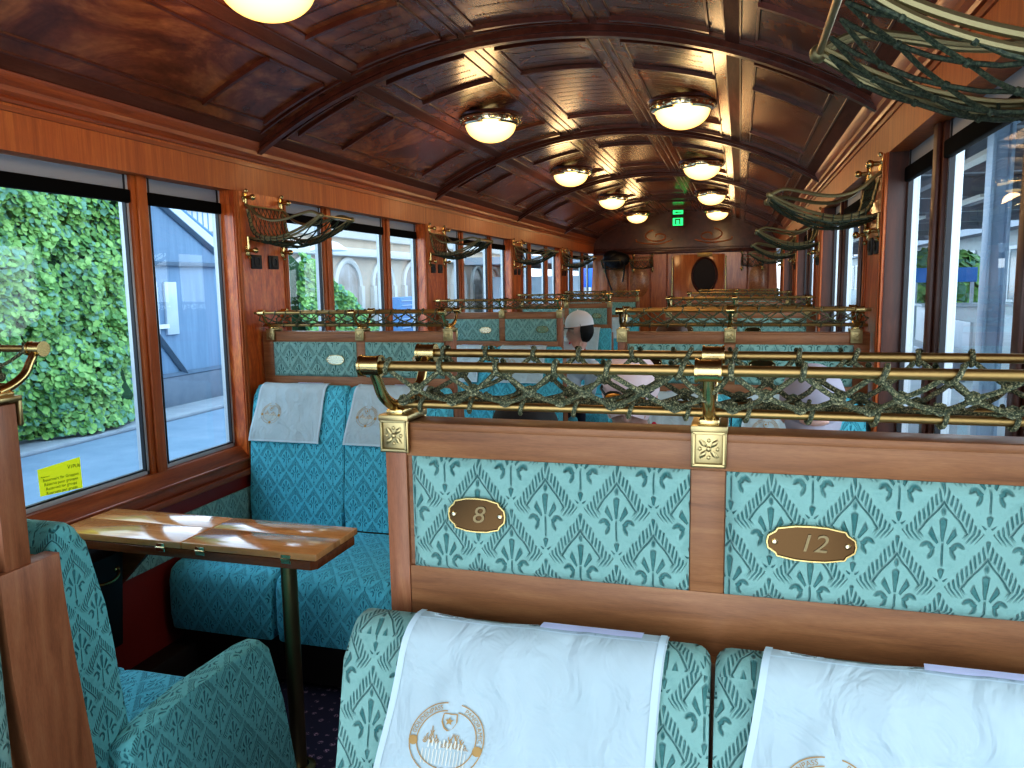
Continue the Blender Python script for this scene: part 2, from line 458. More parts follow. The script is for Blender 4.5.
# ceiling skin with moulded panels
cr = tag(empty('ceiling'), kind='structure')
HC = 1.293
b = BM(); b.grid(lambda u, v: V((XC+(-HC+2*HC*u), YB+(YE-YB)*v, ceil_z(-HC+2*HC*u, SK))), 40, 30)
b.obj('ceiling_skin', M['ceil'], cr, ang=80)
def arc_strip(b, d0, d1, y0, y1, h, lift=0, n=8):
    """curved board standing h below the skin"""
    def f(dd, yy, k): return V((XC+dd, yy, ceil_z(dd, SK-lift-k)))
    for i in range(n):
        a, c = d0+(d1-d0)*i/n, d0+(d1-d0)*(i+1)/n
        q = [f(a, y0, 0), f(c, y0, 0), f(c, y1, 0), f(a, y1, 0)]; p = [f(a, y0, h), f(c, y0, h), f(c, y1, h), f(a, y1, h)]
        vs = [b.bm.verts.new(t) for t in q+p]
        for fi in ((4, 5, 6, 7), (0, 1, 5, 4), (3, 2, 6, 7)): b.bm.faces.new([vs[j] for j in fi])
        if i == 0: b.bm.faces.new([vs[j] for j in (0, 4, 7, 3)])
        if i == n-1: b.bm.faces.new([vs[j] for j in (1, 2, 6, 5)])
mld = BM(); rl = BM(); dots = BM()
STRIPS = [(-1.20, -.80), (-.75, -.28), (-.25, .25), (.28, .75), (.80, 1.20)]
bays = [(-1.3, .98-.04)]+[(ROWS[k]+.08, (ROWS[k+1] if k < 4 else YE)-.0) for k in range(5)]
for (ya, yb) in bays:
    for d0, d1 in ((-1.285, -1.2), (-.80, -.75), (.75, .80), (1.2, 1.285)):
        arc_strip(rl, d0, d1, ya, yb, .002, n=4)
    for (d0, d1) in STRIPS:
        yA, yB_ = ya+.03, yb-.05
        # frame moulding
        for (p, q) in ((d0, d0+.006), (d1-.006, d1)): arc_strip(mld, p, q, yA, yB_, .005, n=1)
        for y in (yA, yB_-.012): arc_strip(mld, d0, d1, y, y+.012, .012)
        # inner panel with cross mouldings
        e0, e1, y0_, y1_ = d0+.055, d1-.055, yA+.05, yB_-.05
        for (p, q) in ((e0, e0+.008), (e1-.008, e1)): arc_strip(mld, p, q, y0_, y1_, .006, n=1)
        for y in (y0_, y0_+(y1_-y0_)*.22, y0_+(y1_-y0_)*.78, y1_-.016): arc_strip(mld, e0, e1, y, y+.018, .018)
        if abs(d0+d1) < 1.2:
            k = 0; y = y0_+.06
            while y < y1_-.06:
                nn = 22
                for i in range(nn):
                    dd = e0+.05+(e1-e0-.1)*i/(nn-1)
                    dots.quad(*(V((XC+dd+sx*.0048, y+sy*.0042, ceil_z(dd, SK-.0015))) for sx, sy in ((-1, -1), (1, -1), (1, 1), (-1, 1))))
                y += .085
rl.obj('ceiling_rail', M['ceilrail'], cr)
mld.obj('panel_moulding', M['mould'], cr)
dots.obj('vent_perforation', M['black'], cr, smooth=False)
# roof above so no light leaks
BM().box(XL-.12, XR+.12, YB, YE+.1, 2.56, 2.62).obj('roof_shell', M['dark'], cr)
ti = 1
for r in [-1.15]+ROWS:
    b = BM(); arc_strip(b, -1.285, 1.285, r+.0, r+.06, .022, n=40); arc_strip(b, -1.285, 1.285, r+.014, r+.046, .038, n=40)
    o = b.obj('trim_%d' % ti, M['mould'], ang=30); o['kind'] = 'structure'; ti += 1
for X, s in ((XL, 1), (XR, -1)):
    pf = [(-.1, 2.06), (.010, 2.06), (.014, 2.07), (.008, 2.078), (.02, 2.09), (.022, 2.105), (.04, 2.125), (.045, 2.14), (.03, 2.15), (.03, 2.165), (-.1, 2.2)]
    b = BM(); b.prism([(X+s*p[0], p[1]) for p in pf], 'y', YB, YE)
    b.box(X+s*.0, X+s*.006, YB, YE, 2.035, 2.05)
    o = b.obj('trim_%d' % ti, M['trim'], ang=25); o['kind'] = 'structure'; ti += 1
for X, s, nm in ((XL, 1, 'left'), (XR, -1, 'right')):
    b = BM(); b.box(min(X, X+s*.09), max(X, X+s*.09), YB, YE, .0, .13, .01)
    o = b.obj('baseboard_'+nm, M['dark']); o['kind'] = 'structure'

# end wall
wf = tag(empty('wall_far'), kind='structure')
b = BM(); b.prism([(XL-.1, 0), (XR+.1, 0)]+[(XC+HC-2*HC*i/24, ceil_z(HC-2*HC*i/24, SK)+.02) for i in range(25)], 'y', YE, YE+.08)
b.obj('wall_panelling', M['endwood'], wf)
b = BM(); b.prism([(XC+HC-2*HC*i/24, ceil_z(HC-2*HC*i/24, SK)) for i in range(25)]+[(XL, 1.93), (XR, 1.93)][::1], 'y', YE-.02, YE-.001)
b.obj('tympanum', M['mould'], wf)
b = BM(); b.box(XL, XR, YE-.05, YE-.02, 1.90, 1.95, .008); b.box(XL, XR, YE-.035, YE-.02, 1.97, 1.985, .004); b.obj('frieze_moulding', M['mould'], wf)
b = BM()
for sx in (-1, 1):
    x0 = XC+sx*.36+.02; pts = [(x0+sx*(.02+.016*a)*math.cos(a)*1.5, YE-.026, 2.15+(.02+.012*a)*math.sin(a)*.9) for a in [i*.3 for i in range(26)]]
    b.tube(pts, .011, 6)
    b.tube(smoothpath([(x0-sx*.2, YE-.026, 2.09), (x0, YE-.026, 2.04), (x0+sx*.28, YE-.026, 2.07), (x0+sx*.32, YE-.026, 2.12)]), .009, 6)
b.obj('scroll_carving', M['endwood'], wf)
b = BM()
for x in (-1.9, -1.6, -1.27, -1.03, .1, .38): b.box(x-.012, x+.012, YE-.014, YE-.001, .3, 1.9, .004)
b.obj('panel_strip', M['trim'], wf)
b = BM()
for x in (-1.75, -1.43, .26):
    b.lathe([(0, .006), (.13, .004), (.14, 0)], (x, YE-.001, 1.50), 32, Matrix.Rotation(PI/2, 4, 'X') @ Matrix.Diagonal((1, 1.65, 1, 1)))
b.obj('oval_inlay', M['inlay'], wf)
dr = tag(empty('door_1'), kind='structure')
b = BM(); b.box(-.93, -.22, YE-.03, YE-.001, .02, 1.88, .006); b.obj('door_leaf', M['endwood'], dr)
b = BM()
for x in (-.95, -.2): b.tube([(x, YE-.045, .9), (x, YE-.045, 1.85)], .012, 10)
b.obj('brass_grab_rail', M['brass'], dr)
rot = Matrix.Rotation(PI/2, 4, 'X')
b = BM(); b.lathe([(0, .002), (.165, .002)], (-.495, YE-.032, 1.575), 40, rot @ Matrix.Diagonal((1, 1.45, 1, 1))); b.obj('oval_pane', plain('dark oval glass', (.02, .010, .007), .35, 0, Specular_IOR_Level=.15), dr)
b = BM(); b.tube([(-.495+.172*math.cos(a), YE-.036, 1.575+.25*math.sin(a)) for a in [2*PI*i/40 for i in range(40)]], .016, 8, True); b.obj('oval_frame', M['mould'], dr)
b = BM(); b.box(-.60, -.39, YE-.04, YE-.03, 1.84, 1.94, .004); b.obj('brass_plaque', plain('dull brass plaque', (.38, .25, .09), .4, .8), dr)

# ------------------------------------------------------------------ seat dividers
FR = {}
def plate_outline(w, h, n=8):
    pts = []
    hx, hy = w/2, h/2
    # oval ends with notched ogee corners
    for sx, sy in ((1, 1), (-1, 1), (-1, -1), (1, -1)):
        seg = [(hx, 0), (hx*.97, hy*.35), (hx*.80, hy*.62), (hx*.76, hy*.80), (hx*.70, hy*.82), (hx*.35, hy*.97), (0, hy)]
        if sx*sy < 0: seg = seg[::-1]
        pts += [(sx*p[0], sy*p[1]) for p in seg[:-1]]
    return pts
def number_plate(parent, x, y, z, w, h, txt, bright=False, back=False):
    b = BM(); o = plate_outline(w, h)
    b.prism([(x+p[0], z+p[1]) for p in o], 'y', y-.003, y+.001)
    pl = b.obj('number_plate', M['nickel'] if bright else M['plate'], parent)
    b = BM(); b.tube([(x+p[0], y-.003, z+p[1]) for p in o], .0016, 6, True); b.obj('plate_rim', M['brass'], pl)
    for sx in (-1, 1):
        b = BM(); b.lathe([(0, .002), (.0025, .0016), (.0036, 0)], (x+sx*w*.41, y-.003, z), 12, rot); b.obj('plate_screw', M['nickel'], pl)
    if txt:
        b = BM(); add_text(b, txt, h*.72, lambda p, q: V((x+.004+p*1.1+q*.25, y-.0042, z+q)))
        b.obj('engraved_number', M['engrave'], pl, smooth=False)
    return pl
def make_divider(sx, txts, label, widths=(.078, .098), bright=False):
    t = thing('seat_divider', label, 'seat divider')
    X = lambda a: sx*a
    def bx(b, x0, x1, y0, y1, z0, z1, bev=0): b.box(min(X(x0), X(x1)), max(X(x0), X(x1)), y0, y1, z0, z1, bev)
    W = .925
    b = BM()
    bx(b, .032, W, -.020, .020, .95, 1.30)                      # core
    bx(b, .032, W, -.025, .025, 1.27, 1.312, .001)              # top rail
    bx(b, .032, W, -.0262, .0262, 1.305, 1.3165, .003)
    bx(b, .032, W, -.025, .025, 1.03, 1.115, .002)              # lower rail
    bx(b, .411, .452, -.025, .025, 1.115, 1.27, .001); bx(b, W-.054, W, -.025, .025, 1.115, 1.27, .001)
    b.obj('wooden_frame', M['mahog'], t)
    b = BM(); bx(b, .032, W, -.04, .075, .08, 1.03, .004); b.obj('lower_body', M['mahog'], t)
    b = BM()                                                     # shaped aisle end
    b.prism([(-.025, 1.314), (.025, 1.314), (.025, 1.035), (-.025, 1.035)], 'x', X(-.0), X(.032), .003)
    lo = [(-.042, 1.036), (-.040, .95), (-.036, .85), (-.026, .74), (-.012, .62), (.0, .5), (.0, .3), (-.02, .12), (-.04, .0)]
    hi = [(.118, .0), (.118, .12), (.118, .3), (.118, .5), (.113, .62), (.1, .74), (.088, .85), (.08, .95), (.078, 1.036)]
    b.prism(lo+hi, 'x', X(-.006), X(.031), .003)
    b.obj('end_post', M['mahog_v'], t)
    for k, (p0, p1) in enumerate(((.04, .41), (.453, .870))):
        for sd in (-1, 1):
            b = BM(); y = sd*.025
            def f(u, v, p0=p0, p1=p1, sd=sd):
                e = min(u, 1-u, v*.45, (1-v)*.45); h = .010*min(1, (e/.025))**.5 if e > 0 else 0
                return V((X(p0+(p1-p0)*u), sd*(.021+h+.004), 1.115+.155*v))
            b.grid(f, 40, 20)
            o = b.obj('upholstered_panel', M['damask'], t, ang=180, proj='xz')
        px = (p0+p1)/2+(-.10 if sx > 0 else -.10)
        px = p0+.097
        number_plate(t, X(px), -.0385, 1.198 if k == 0 else 1.192, widths[k], .045 if k == 0 else .042, txts[k], bright)
    return t
dR = make_divider(1, ('8', '12'), 'wooden seat divider with teal panels and plates 8 and 12, nearest on right')
dR.location = (-.464, ROWS[0], 0)
dRx = make_divider(1, ('', ''), 'x'); dLx = make_divider(-1, ('', ''), 'x', (.085, .085), True)
XA_L, XA_R = -1.165, -.464
for k, y in enumerate(ROWS):
    where = ['nearest', 'second', 'third', 'fourth', 'fifth'][k]
    if k > 0:
        o = dRx if k == 1 else dup(dRx, (XA_R, y, 0)); o.location = (XA_R, y, -.014)
        o['label'] = 'wooden seat divider with teal panels right of the aisle, %s from the camera' % where; o['group'] = 'seat dividers right of the aisle'
    o = dLx if k == 0 else dup(dLx, (XA_L, y, 0)); o.location = (XA_L, y, 0 if k == 0 else -.014)
    o['label'] = ('shaped wooden end post of seat divider at left, behind the near armrest seat' if k == 0 else
                  'wooden seat divider with teal panels left of the aisle, %s from the camera' % where)
    o['group'] = 'seat dividers left of the aisle'

# ------------------------------------------------------------------ brass parcel racks on the dividers
def net_section(s):
    """cross section from front rail (s=0) over the bottom to back rail (s=1): returns (y,z)"""
    P = [(-.092, 1.400), (-.070, 1.366), (-.040, 1.348), (0, 1.343), (.040, 1.348), (.070, 1.366), (.092, 1.400)]
    a = s*(len(P)-1); i = min(int(a), len(P)-2); f = a-i
    return (P[i][0]*(1-f)+P[i+1][0]*f, P[i][1]*(1-f)+P[i+1][1]*f)
def make_rack(sx, label, hi):
    t = thing('parcel_rack', label, 'parcel rack')
    X = lambda a: sx*a
    n = 10 if hi else 6
    BX = (.018, .432, .878)
    for bxp in BX:
        b = BM()
        for sd in (-1, 1):
            x0 = X(bxp)
            y = sd*.0275
            b.box(x0-.021, x0+.021, min(y, y+sd*.006), max(y, y+sd*.006), 1.275, 1.322, .0015)
            fy = y+sd*.0065
            if hi or True:
                # raised border and four-petal rosette
                for (u0, u1, w0, w1) in ((-.019, .019, .018, .0215), (-.019, .019, -.0215, -.018), (-.019, -.016, -.02, .02), (.016, .019, -.02, .02)):
                    b.box(x0+u0, x0+u1, min(fy, fy+sd*.002), max(fy, fy+sd*.002), 1.2985+w0, 1.2985+w1, .0005, 1)
                b.ball((x0, fy, 1.2985), (.0038, .003, .0038), 1)
                for a in range(4):
                    an = PI/4+a*PI/2
                    m4 = Matrix.Rotation(-an, 4, 'Y')
                    b.ball((x0+.0095*math.cos(an), fy, 1.2985+.0095*math.sin(an)), (.007, .0022, .0033), 1, m4)
                    an = a*PI/2
                    b.ball((x0+.0105*math.cos(an), fy, 1.2985+.0105*math.sin(an)), (.0028, .0018, .0028), 1)
        b.box(x0-.022, x0+.022, -.035, .035, 1.3175, 1.327, .002)
        b.obj('rosette_clamp', M['antique'], t)
        b = BM()
        b.box(x0-.012, x0+.012, -.03, .03, 1.326, 1.334, .002)
        for sd in (-1, 1):
            path = smoothpath([(x0, sd*.008, 1.334), (x0, sd*.035, 1.342), (x0, sd*.062, 1.358), (x0, sd*.078, 1.382), (x0, sd*.092, 1.400)], 5)
            for i in range(len(path)-1):
                pass
            b.tube(path, [.0085-.002*i/len(path) for i in range(len(path))], n)
            e = -1 if bxp == BX[0] else 1
            b.tube([(x0-.013, sd*.092, 1.400), (x0+.013, sd*.092, 1.400)], .0125, 16)
            b.tube([(x0-.0145, sd*.092, 1.400), (x0-.011, sd*.092, 1.400)], .0138, 16)
            b.tube([(x0+.011, sd*.092, 1.400), (x0+.0145, sd*.092, 1.400)], .0138, 16)
        b.obj('curved_bracket', M['brass'], t)
    x0, x1 = .02, .915
    for (yy, zz, r) in ((-.092, 1.400, .0062), (.092, 1.400, .0062), (-.028, 1.342, .0055), (.028, 1.342, .0055)):
        b = BM(); b.tube([(X(x0), yy, zz), (X(x1), yy, zz)], r, 12 if hi else 8)
        b.obj('brass_rail', M['brassrod'], t)
    b = BM(); rr = .0033 if hi else .0028
    ns = 7; pit = .074; L = x1-x0
    rnd = random.Random(3+sx)
    jit = {}
    def jt(a, c):
        if (a, c) not in jit: jit[(a, c)] = (rnd.uniform(-.007, .007), rnd.uniform(-.004, .004), rnd.uniform(-.003, .003))
        return jit[(a, c)]
    nc = int(L/pit); rows = 6
    # nodes of the diamond net: row r, column c (odd rows are shifted half a pitch)
    def node(r, c):
        j = jt(r, c); xx = x0+.02+(c+(.5 if r % 2 else 0))*(L-.05)/nc
        y, z = net_section(r/rows)
        edge = r in (0, rows)
        sag = 0 if edge else -.000
        return V((X(min(max(xx+j[0], x0+.008), x1-.008)), y+(0 if edge else j[1]), z+(0 if edge else j[2]+.004)))
    for r in range(rows):
        for c in range(nc+1):
            A = node(r, c)
            for dc in ((0, -1) if r % 2 == 0 else (0, 1)):
                c2 = c+dc
                if c2 < 0 or c2 > nc: continue
                Bp = node(r+1, c2); mid = (A+Bp)/2+V((rnd.uniform(-.003, .003), 0, -.003))
                b.tube([A, A.lerp(mid, .5)+V((0, 0, -.001)), mid, Bp.lerp(mid, .5)+V((0, 0, -.001)), Bp], rr, 6 if hi else 4, cap=False)
    for r in range(1, rows):
        for c in range(nc+1):
            A = node(r, c)
            b.ball(A, (rr*1.9, rr*1.5, rr*1.5), 1)
            if hi:
                b.tube([A+V((math.cos(a)*rr*1.9, math.sin(a)*rr*.6, math.sin(a)*rr*1.7)) for a in [2*PI*i/8 for i in range(8)]], rr*.75, 5, True)
    for c in range(nc+1):                       # loops round the rails
        for rrow, yy, zz, rad in ((0, -.092, 1.400, .0062), (rows, .092, 1.400, .0062)):
            A = node(rrow, c); th = rnd.uniform(-.01, .01)
            b.tube([(A.x+th*math.cos(a*.5)+.006*(i/7-.5), yy+(rad+rr*.8)*math.sin(a), zz+(rad+rr*.8)*math.cos(a)) for i, a in enumerate([2*PI*i/10 for i in range(11)])], rr, 6 if hi else 4, cap=False)
        for yy in (-.028, .028):
            xx = X(x0+.03+c*(L-.06)/nc)
            b.tube([(xx+.012*(i/10), yy+.0088*math.sin(a), 1.342+.0088*math.cos(a)) for i, a in enumerate([2*PI*i/10 for i in range(11)])], rr*.9, 6 if hi else 4, cap=False)
    b.obj('rope_net', M['rope'], t)
    return t
rk = make_rack(1, 'brass rail rack with dark knotted rope net on nearest right divider', True); rk.location = (XA_R, ROWS[0], 0)
rkR = make_rack(1, 'x', False); rkL = make_rack(-1, 'x', False)
rkN = make_rack(-1, 'curled brass end of rope net rack on the left end post', True); rkN.location = (XA_L, ROWS[0], 0)
for k, y in enumerate(ROWS[1:]):
    where = ORD[k+1]
    o = rkR if k == 0 else dup(rkR, (XA_R, y, 0)); o.location = (XA_R, y, -.012)
    o['label'] = 'brass rope net rack on top of the %s divider right of the aisle' % where; o['group'] = 'rope net racks along the dividers'
    o = rkL if k == 0 else dup(rkL, (XA_L, y, 0)); o.location = (XA_L, y, -.012)
    o['label'] = 'brass rope net rack on top of the %s divider left of the aisle' % where; o['group'] = 'rope net racks along the dividers'

# ------------------------------------------------------------------ seats
# facing seat, local: back plane y=0, front toward -y, x 0..w
BACK = [(-.002, .46), (-.002, 1.03), (-.010, 1.058), (-.028, 1.069), (-.050, 1.067), (-.068, 1.052), (-.080, 1.02), (-.097, .95), (-.115, .88), (-.126, .80), (-.136, .70), (-.15, .58), (-.165, .46)]
def make_seat(w, mat, back_mat, short=0):
    t = thing('train_seat', 'x', 'seat')
    b = BM(); b.prism(BACK, 'x', .002, w-.002, .018, 4); b.obj('backrest', back_mat, t, ang=60)
    cu = [(-.168, .205), (-.168, .455), (-.38, .460), (-.56, .464), (-.655, .458), (-.69, .44), (-.705, .40), (-.71, .27), (-.70, .205)]
    cu = [(a+(short if a < -.5 else 0), c) for a, c in cu]
    b = BM(); b.prism(cu, 'x', .003, w-.003, .024, 4); b.obj('cushion', mat, t, ang=60)
    b = BM(); b.box(.01, w-.01, -.64+short, -.02, .02, .202, .004); b.obj('seat_base', M['dark'], t)
    return t
SW = .4655
seat0 = make_seat(SW, M['damask_skylit'], M['damask'])
seatB = make_seat(SW, M['damask_skylit'], M['damask_skylit'])
sides = {'R': (-.487, -.0205), 'L': (2*XC+.487-SW, 2*XC+.0205-SW)}
used = {id(seat0): False, id(seatB): False}
def put(src, loc, rz, label, group):
    if not used[id(src)]:
        used[id(src)] = True; o = src; o.location = loc; o.rotation_euler = (0, 0, rz)
    else: o = dup(src, loc, rz)
    o['label'] = label; o['group'] = group; return o
seatpos = []
for k, r in enumerate(ROWS):
    for sd in 'LR':
        for j, x in enumerate(sides[sd]):
            if k == 0 and sd == 'L' and j == 1: pass
            pl = ('aisle', 'window')[j]; side = {'L': 'left', 'R': 'right'}[sd]
            src = seat0 if k == 0 else seatB
            lab = 'teal damask %s seat facing us on the %s side, backing onto the %s divider' % (pl, side, ORD[k])
            put(src, (x, r-.046, 0), 0, lab, 'seats facing the camera'); seatpos.append((k, sd, j, x, r-.046))
# seats facing away, beyond the dividers
SWA = .43; seatA = make_seat(SWA, M['damask_skylit'], M['damask_mid'], .085)
asides = {'R': (-.430, .0035), 'L': (-1.199-SWA, -1.199-.4335-SWA)}; used[id(seatA)] = False
for k, r in enumerate(ROWS[:3]):
    for sd in 'LR':
        for j, x in enumerate(asides[sd]):
            pl = ('aisle', 'window')[j]; side = {'L': 'left', 'R': 'right'}[sd]
            lab = 'teal damask %s seat facing away on the %s side, just beyond the %s divider' % (pl, side, ORD[k])
            if k == 0 and sd == 'L' and j == 0: lab = 'teal damask seat with aisle armrest facing away beside left end post'
            o = put(seatA, (x+SWA, r+.095, 0), PI, lab, 'seats facing away from the camera')
            if k == 0 and sd == 'L' and j == 0: armseat = o
# armrest of the near aisle seat (child, in its rotated local frame: local x 0 is the aisle side)
ar = [(-.12, .16), (-.09, .585), (-.12, .605), (-.30, .612), (-.50, .614), (-.555, .604), (-.59, .57), (-.63, .40), (-.69, .16)]
b = BM(); b.prism(ar, 'x', -.045, .014, .018, 4); o = b.obj('armrest', M['damask_mid'], armseat, ang=60)

# ------------------------------------------------------------------ headrest cloths
def cloth_curve():
    P = [(-.034, 1.0725), (-.052, 1.0705), (-.071, 1.055), (-.084, 1.022), (-.101, .951), (-.119, .881), (-.129, .825)]
    return smoothpath([(0, a, c) for a, c in P], 8)
CC = cloth_curve(); CL = [0]
for a, c in zip(CC, CC[1:]): CL.append(CL[-1]+(c-a).length)
CW = .32
def cloth_pt(x, s, off=0., wr=True):
    s = max(0, min(s, CL[-1]-1e-6)); i = 0
    while CL[i+1] < s: i += 1
    f = (s-CL[i])/(CL[i+1]-CL[i]); p = CC[i].lerp(CC[i+1], f); tg = (CC[i+1]-CC[i]).normalized()
    nrm = V((0, tg.z, -tg.y)); nrm = nrm if nrm.y < 0 or nrm.z > 0 else -nrm
    h = 0
    if wr:
        k = min(1, s/.05)
        h = .0075*k*(noise.noise(V((x*14+s*9, s*5-x*7, .3)))+.45*noise.noise(V((x*38-s*10, s*12, 2.3))))
        h += .0038*k*max(0, noise.noise(V((x*60+s*3, s*7, 5.1))))*max(0, 1-s/.16)
        h += .0015*max(0, .5-abs(s-.1)*5)
    q = p+nrm*(.0045+h+off); return V((x+.004*noise.noise(V((s*9, x*2, 1.)))-s*(.17-.11*x/CW), q.y, q.z))
def make_cloth():
    t = thing('headrest_cloth', 'x', 'headrest cloth')
    SL = CL[-1]
    b = BM(); b.grid(lambda u, v: cloth_pt(u*CW, .012*math.sin(u*5)+v*SL if v < .03 else v*SL), 60, 64)
    o = b.obj('cloth', M['cloth'], t, ang=180)
    b = BM()
    for x in (.004, CW-.006): b.grid(lambda u, v, x=x: cloth_pt(x+(u-.5)*.008, v*SL, .0012), 2, 60)
    b.grid(lambda u, v: cloth_pt(u*CW, SL-.009+v*.008, .0012), 40, 2)
    b.grid(lambda u, v: cloth_pt(u*CW, .016+v*.002, .0010), 40, 1)
    b.obj('hem', M['hem'], t, ang=180)
    b = BM(); b.grid(lambda u, v: cloth_pt(.165+u*.125, .001+v*.013, .0022), 20, 4); b.obj('fastening_strip', M['velcro'], t, ang=180)
    # emblem: ring banner with lettering, shield with star, mountain scene
    ex, es, er = .082, .156, .045
    def P(p, q, off=.0016): return cloth_pt(ex+p, es-q, off)
    b = BM()
    def ring(r, a0, a1, w, off): b.grid(lambda u, v: P((r+(v-.5)*w)*math.cos(a0+(a1-a0)*u), (r+(v-.5)*w)*math.sin(a0+(a1-a0)*u), off), 40, 1)
    for (a0, a1) in ((PI*.54, PI*1.02), (PI*.42, -PI*.05), (-PI*.08, -PI*.45), (PI*1.06, PI*1.45)):
        for r in (er, er-.0095): ring(r, a0, a1, .0013, .0018)
    for a in (PI*1.04, -PI*.065, PI*1.5):
        c = ((er-.005)*math.cos(a), (er-.005)*math.sin(a))
        b.grid(lambda u, v, c=c: P(c[0]+.006*v*math.cos(2*PI*u), c[1]+.006*v*math.sin(2*PI*u), .002), 12, 1)
    for (txt, mid, flip) in (('GOLDENPASS', PI*.78, 1), ('PANORAMIC', PI*.185, 1)):
        def f(p, q, mid=mid):
            a = mid-p/(er-.005); r = er-.005+q; return P(r*math.cos(a), r*math.sin(a), .0022)
        add_text(b, txt, .0078, f)
    # shield outline and star
    sh = [(-.008, .032), (.008, .032), (.009, .022), (.005, .014), (0, .011), (-.005, .014), (-.009, .022)]
    for p, q in zip(sh, sh[1:]+sh[:1]):
        b.grid(lambda u, v, p=p, q=q: P(p[0]+(q[0]-p[0])*u+(v-.5)*.0014, p[1]+(q[1]-p[1])*u+(v-.5)*.0014, .0022), 3, 1)
    def star(cx, cy, r):
        c = b.bm.verts.new(P(cx, cy, .0024)); vs = []
        for i in range(10):
            a = PI/2+i*PI/5; k = r if i % 2 == 0 else r*.45; vs.append(b.bm.verts.new(P(cx+k*math.cos(a), cy+k*math.sin(a), .0024)))
        for i in range(10): b.bm.faces.new((c, vs[i], vs[(i+1) % 10]))
    star(0, .023, .0055)
    # two peaks, hatched
    for (cx, hw, h, base) in ((-.018, .012, .021, -.006), (.011, .018, .021, -.010)):
        for i in range(int(hw*2/.0017)):
            x = cx-hw+i*.0017; hh = h*(1-abs(x-cx)/hw)*(.85+.3*random.random())
            if i % 4 != 1: b.grid(lambda u, v, x=x, hh=hh: P(x+(u-.5)*.0011+.001*math.sin(v*9+x*900), base+v*hh, .002), 1, 5)
    em = b.obj('embroidered_emblem', M['gold_thread'], t, ang=180)
    b = BM()
    for i in range(13):
        x = -.026+i*.0043; b.grid(lambda u, v, x=x: P(x+(u-.5)*.0012, -.031+.018*v, .0018), 1, 4)
    for i in range(10):
        x = -.020+i*.0045; b.grid(lambda u, v, x=x: P(x+(u-.5)*.0018, -.011+.009*v+.002*math.sin(i*2), .0021), 1, 3)
    b.obj('pale_embroidery', M['pale_thread'], t, ang=180)
    return t
cl0 = make_cloth(); first = True
for (k, sd, j, x, y) in seatpos:
    if k == 0 and sd == 'L': continue
    off = {(0, 'R', 0): .095, (0, 'R', 1): .058}.get((k, sd, j), .045 if sd == 'L' else .06)
    o = cl0 if first else dup(cl0, (0, 0, 0)); first = False
    o.location = (x+off, y, 0)
    side = {'L': 'left', 'R': 'right'}[sd]; pl = ('aisle', 'window')[j]
    o['label'] = 'white embroidered headrest cloth over %s side %s seat at the %s divider' % (side, pl, ORD[k])
    if k == 0: o['label'] = ('large white headrest cloth with gold emblem, left of the two nearest', 'large white headrest cloth on the seat below plate 12')[j]
    o['group'] = 'headrest cloths'

# ------------------------------------------------------------------ folding table
t = thing('folding_table', 'varnished honey wood folding table under the left window', 'table')
yA, yB_ = 1.868, 2.122
b = BM()
xm = -1.588
for (x0, x1) in ((XL+.045, xm-.0015), (xm+.0015, -1.135)):
    for (y0, y1) in ((yA, 2.010), (2.0115, yB_)):
        b.box(x0, x1, y0, y1, .729, .750, .003)
b.obj('table_leaf', M['table'], t)
b = BM(); b.prism([(XL+.045, yA+.001), (-1.155, yA+.001), (-1.139, yA+.017), (-1.137, yB_-.02), (-1.157, yB_-.001), (XL+.045, yB_-.001)], 'z', .700, .7275, .003); b.obj('under_leaf', M['tabedge'], t)
for x in (-1.66, -1.52, -1.23):
    b = BM(); b.box(x-.016, x+.016, yA-.0035, yA+.002, .716, .742, .001); b.tube([(x-.016, yA-.004, .729), (x+.016, yA-.004, .729)], .003, 8)
    b.box(x-.013, x+.013, yA-.006, yA-.003, .718, .728)
    b.obj('brass_hinge', M['nickel'], t)
b = BM(); b.tube([(-1.30, 1.985, .0), (-1.30, 1.985, .699)], .024, 20); b.lathe([(.05, 0), (.05, .006), (.03, .012)], (-1.30, 1.985, .0), 20); b.obj('table_leg', M['antique'], t)
b = BM(); b.prism([(XL+.045, .699), (XL+.30, .699), (XL+.045, .45)], 'y', 2.06, 2.08); b.obj('support_bracket', M['tabedge'], t)
# litter bin on the wall under the table
t = thing('litter_bin', 'black litter bin with brass handle on red wall under table', 'bin')
b = BM(); b.prism([(XL+.013, .28), (XL+.125, .31), (XL+.155, .64), (XL+.013, .64)], 'y', 1.835, 2.03, .008); b.obj('bin_body', M['black'], t)
b = BM(); b.tube(bez((XL+.15, 1.86, .585), (XL+.20, 1.88, .565), (XL+.20, 1.98, .565), (XL+.15, 2.0, .585), 12), .006, 8)
for y in (1.86, 2.0): b.ball((XL+.149, y, .585), .011, 2)
b.obj('bin_handle', M['brass'], t)
# sticker on the window
t = thing('reservation_sticker', 'yellow reservation sticker on the lower left window glass', 'sticker')
xs = XL-.078
b = BM(); b.quad((xs, 1.942, .832), (xs, 2.113, .810+.008), (xs, 2.112, .928), (xs, 1.94, .922)); b.obj('paper', plain('yellow paper', (.72, .90, .02), .6, 0, Emission_Color=(.7, .95, .02, 1), Emission_Strength=.22), t, smooth=False)  # faint glow put into the paper to brighten it
b = BM()
for txt, z, sz, yy in (('V1PU6', .909, .019, 2.083), ('Reserviert', .893, .008, 1.967), ('Reserviert f\u00fcr Gruppen', .881, .0152, 2.028), ('R\u00e9serv\u00e9 pour groupes', .866, .0152, 2.028), ('Reserved for groups', .851, .0152, 2.028), ('Riservato per gruppi', .836, .0152, 2.028)):
    add_text(b, txt, sz, lambda p, q, z=z, yy=yy: V((xs+.0012, yy+p, z+q-.004-(yy+p-2.03)*.06)))
b.obj('printed_text', plain('dark print', (.09, .10, .01), .7), t, smooth=False)

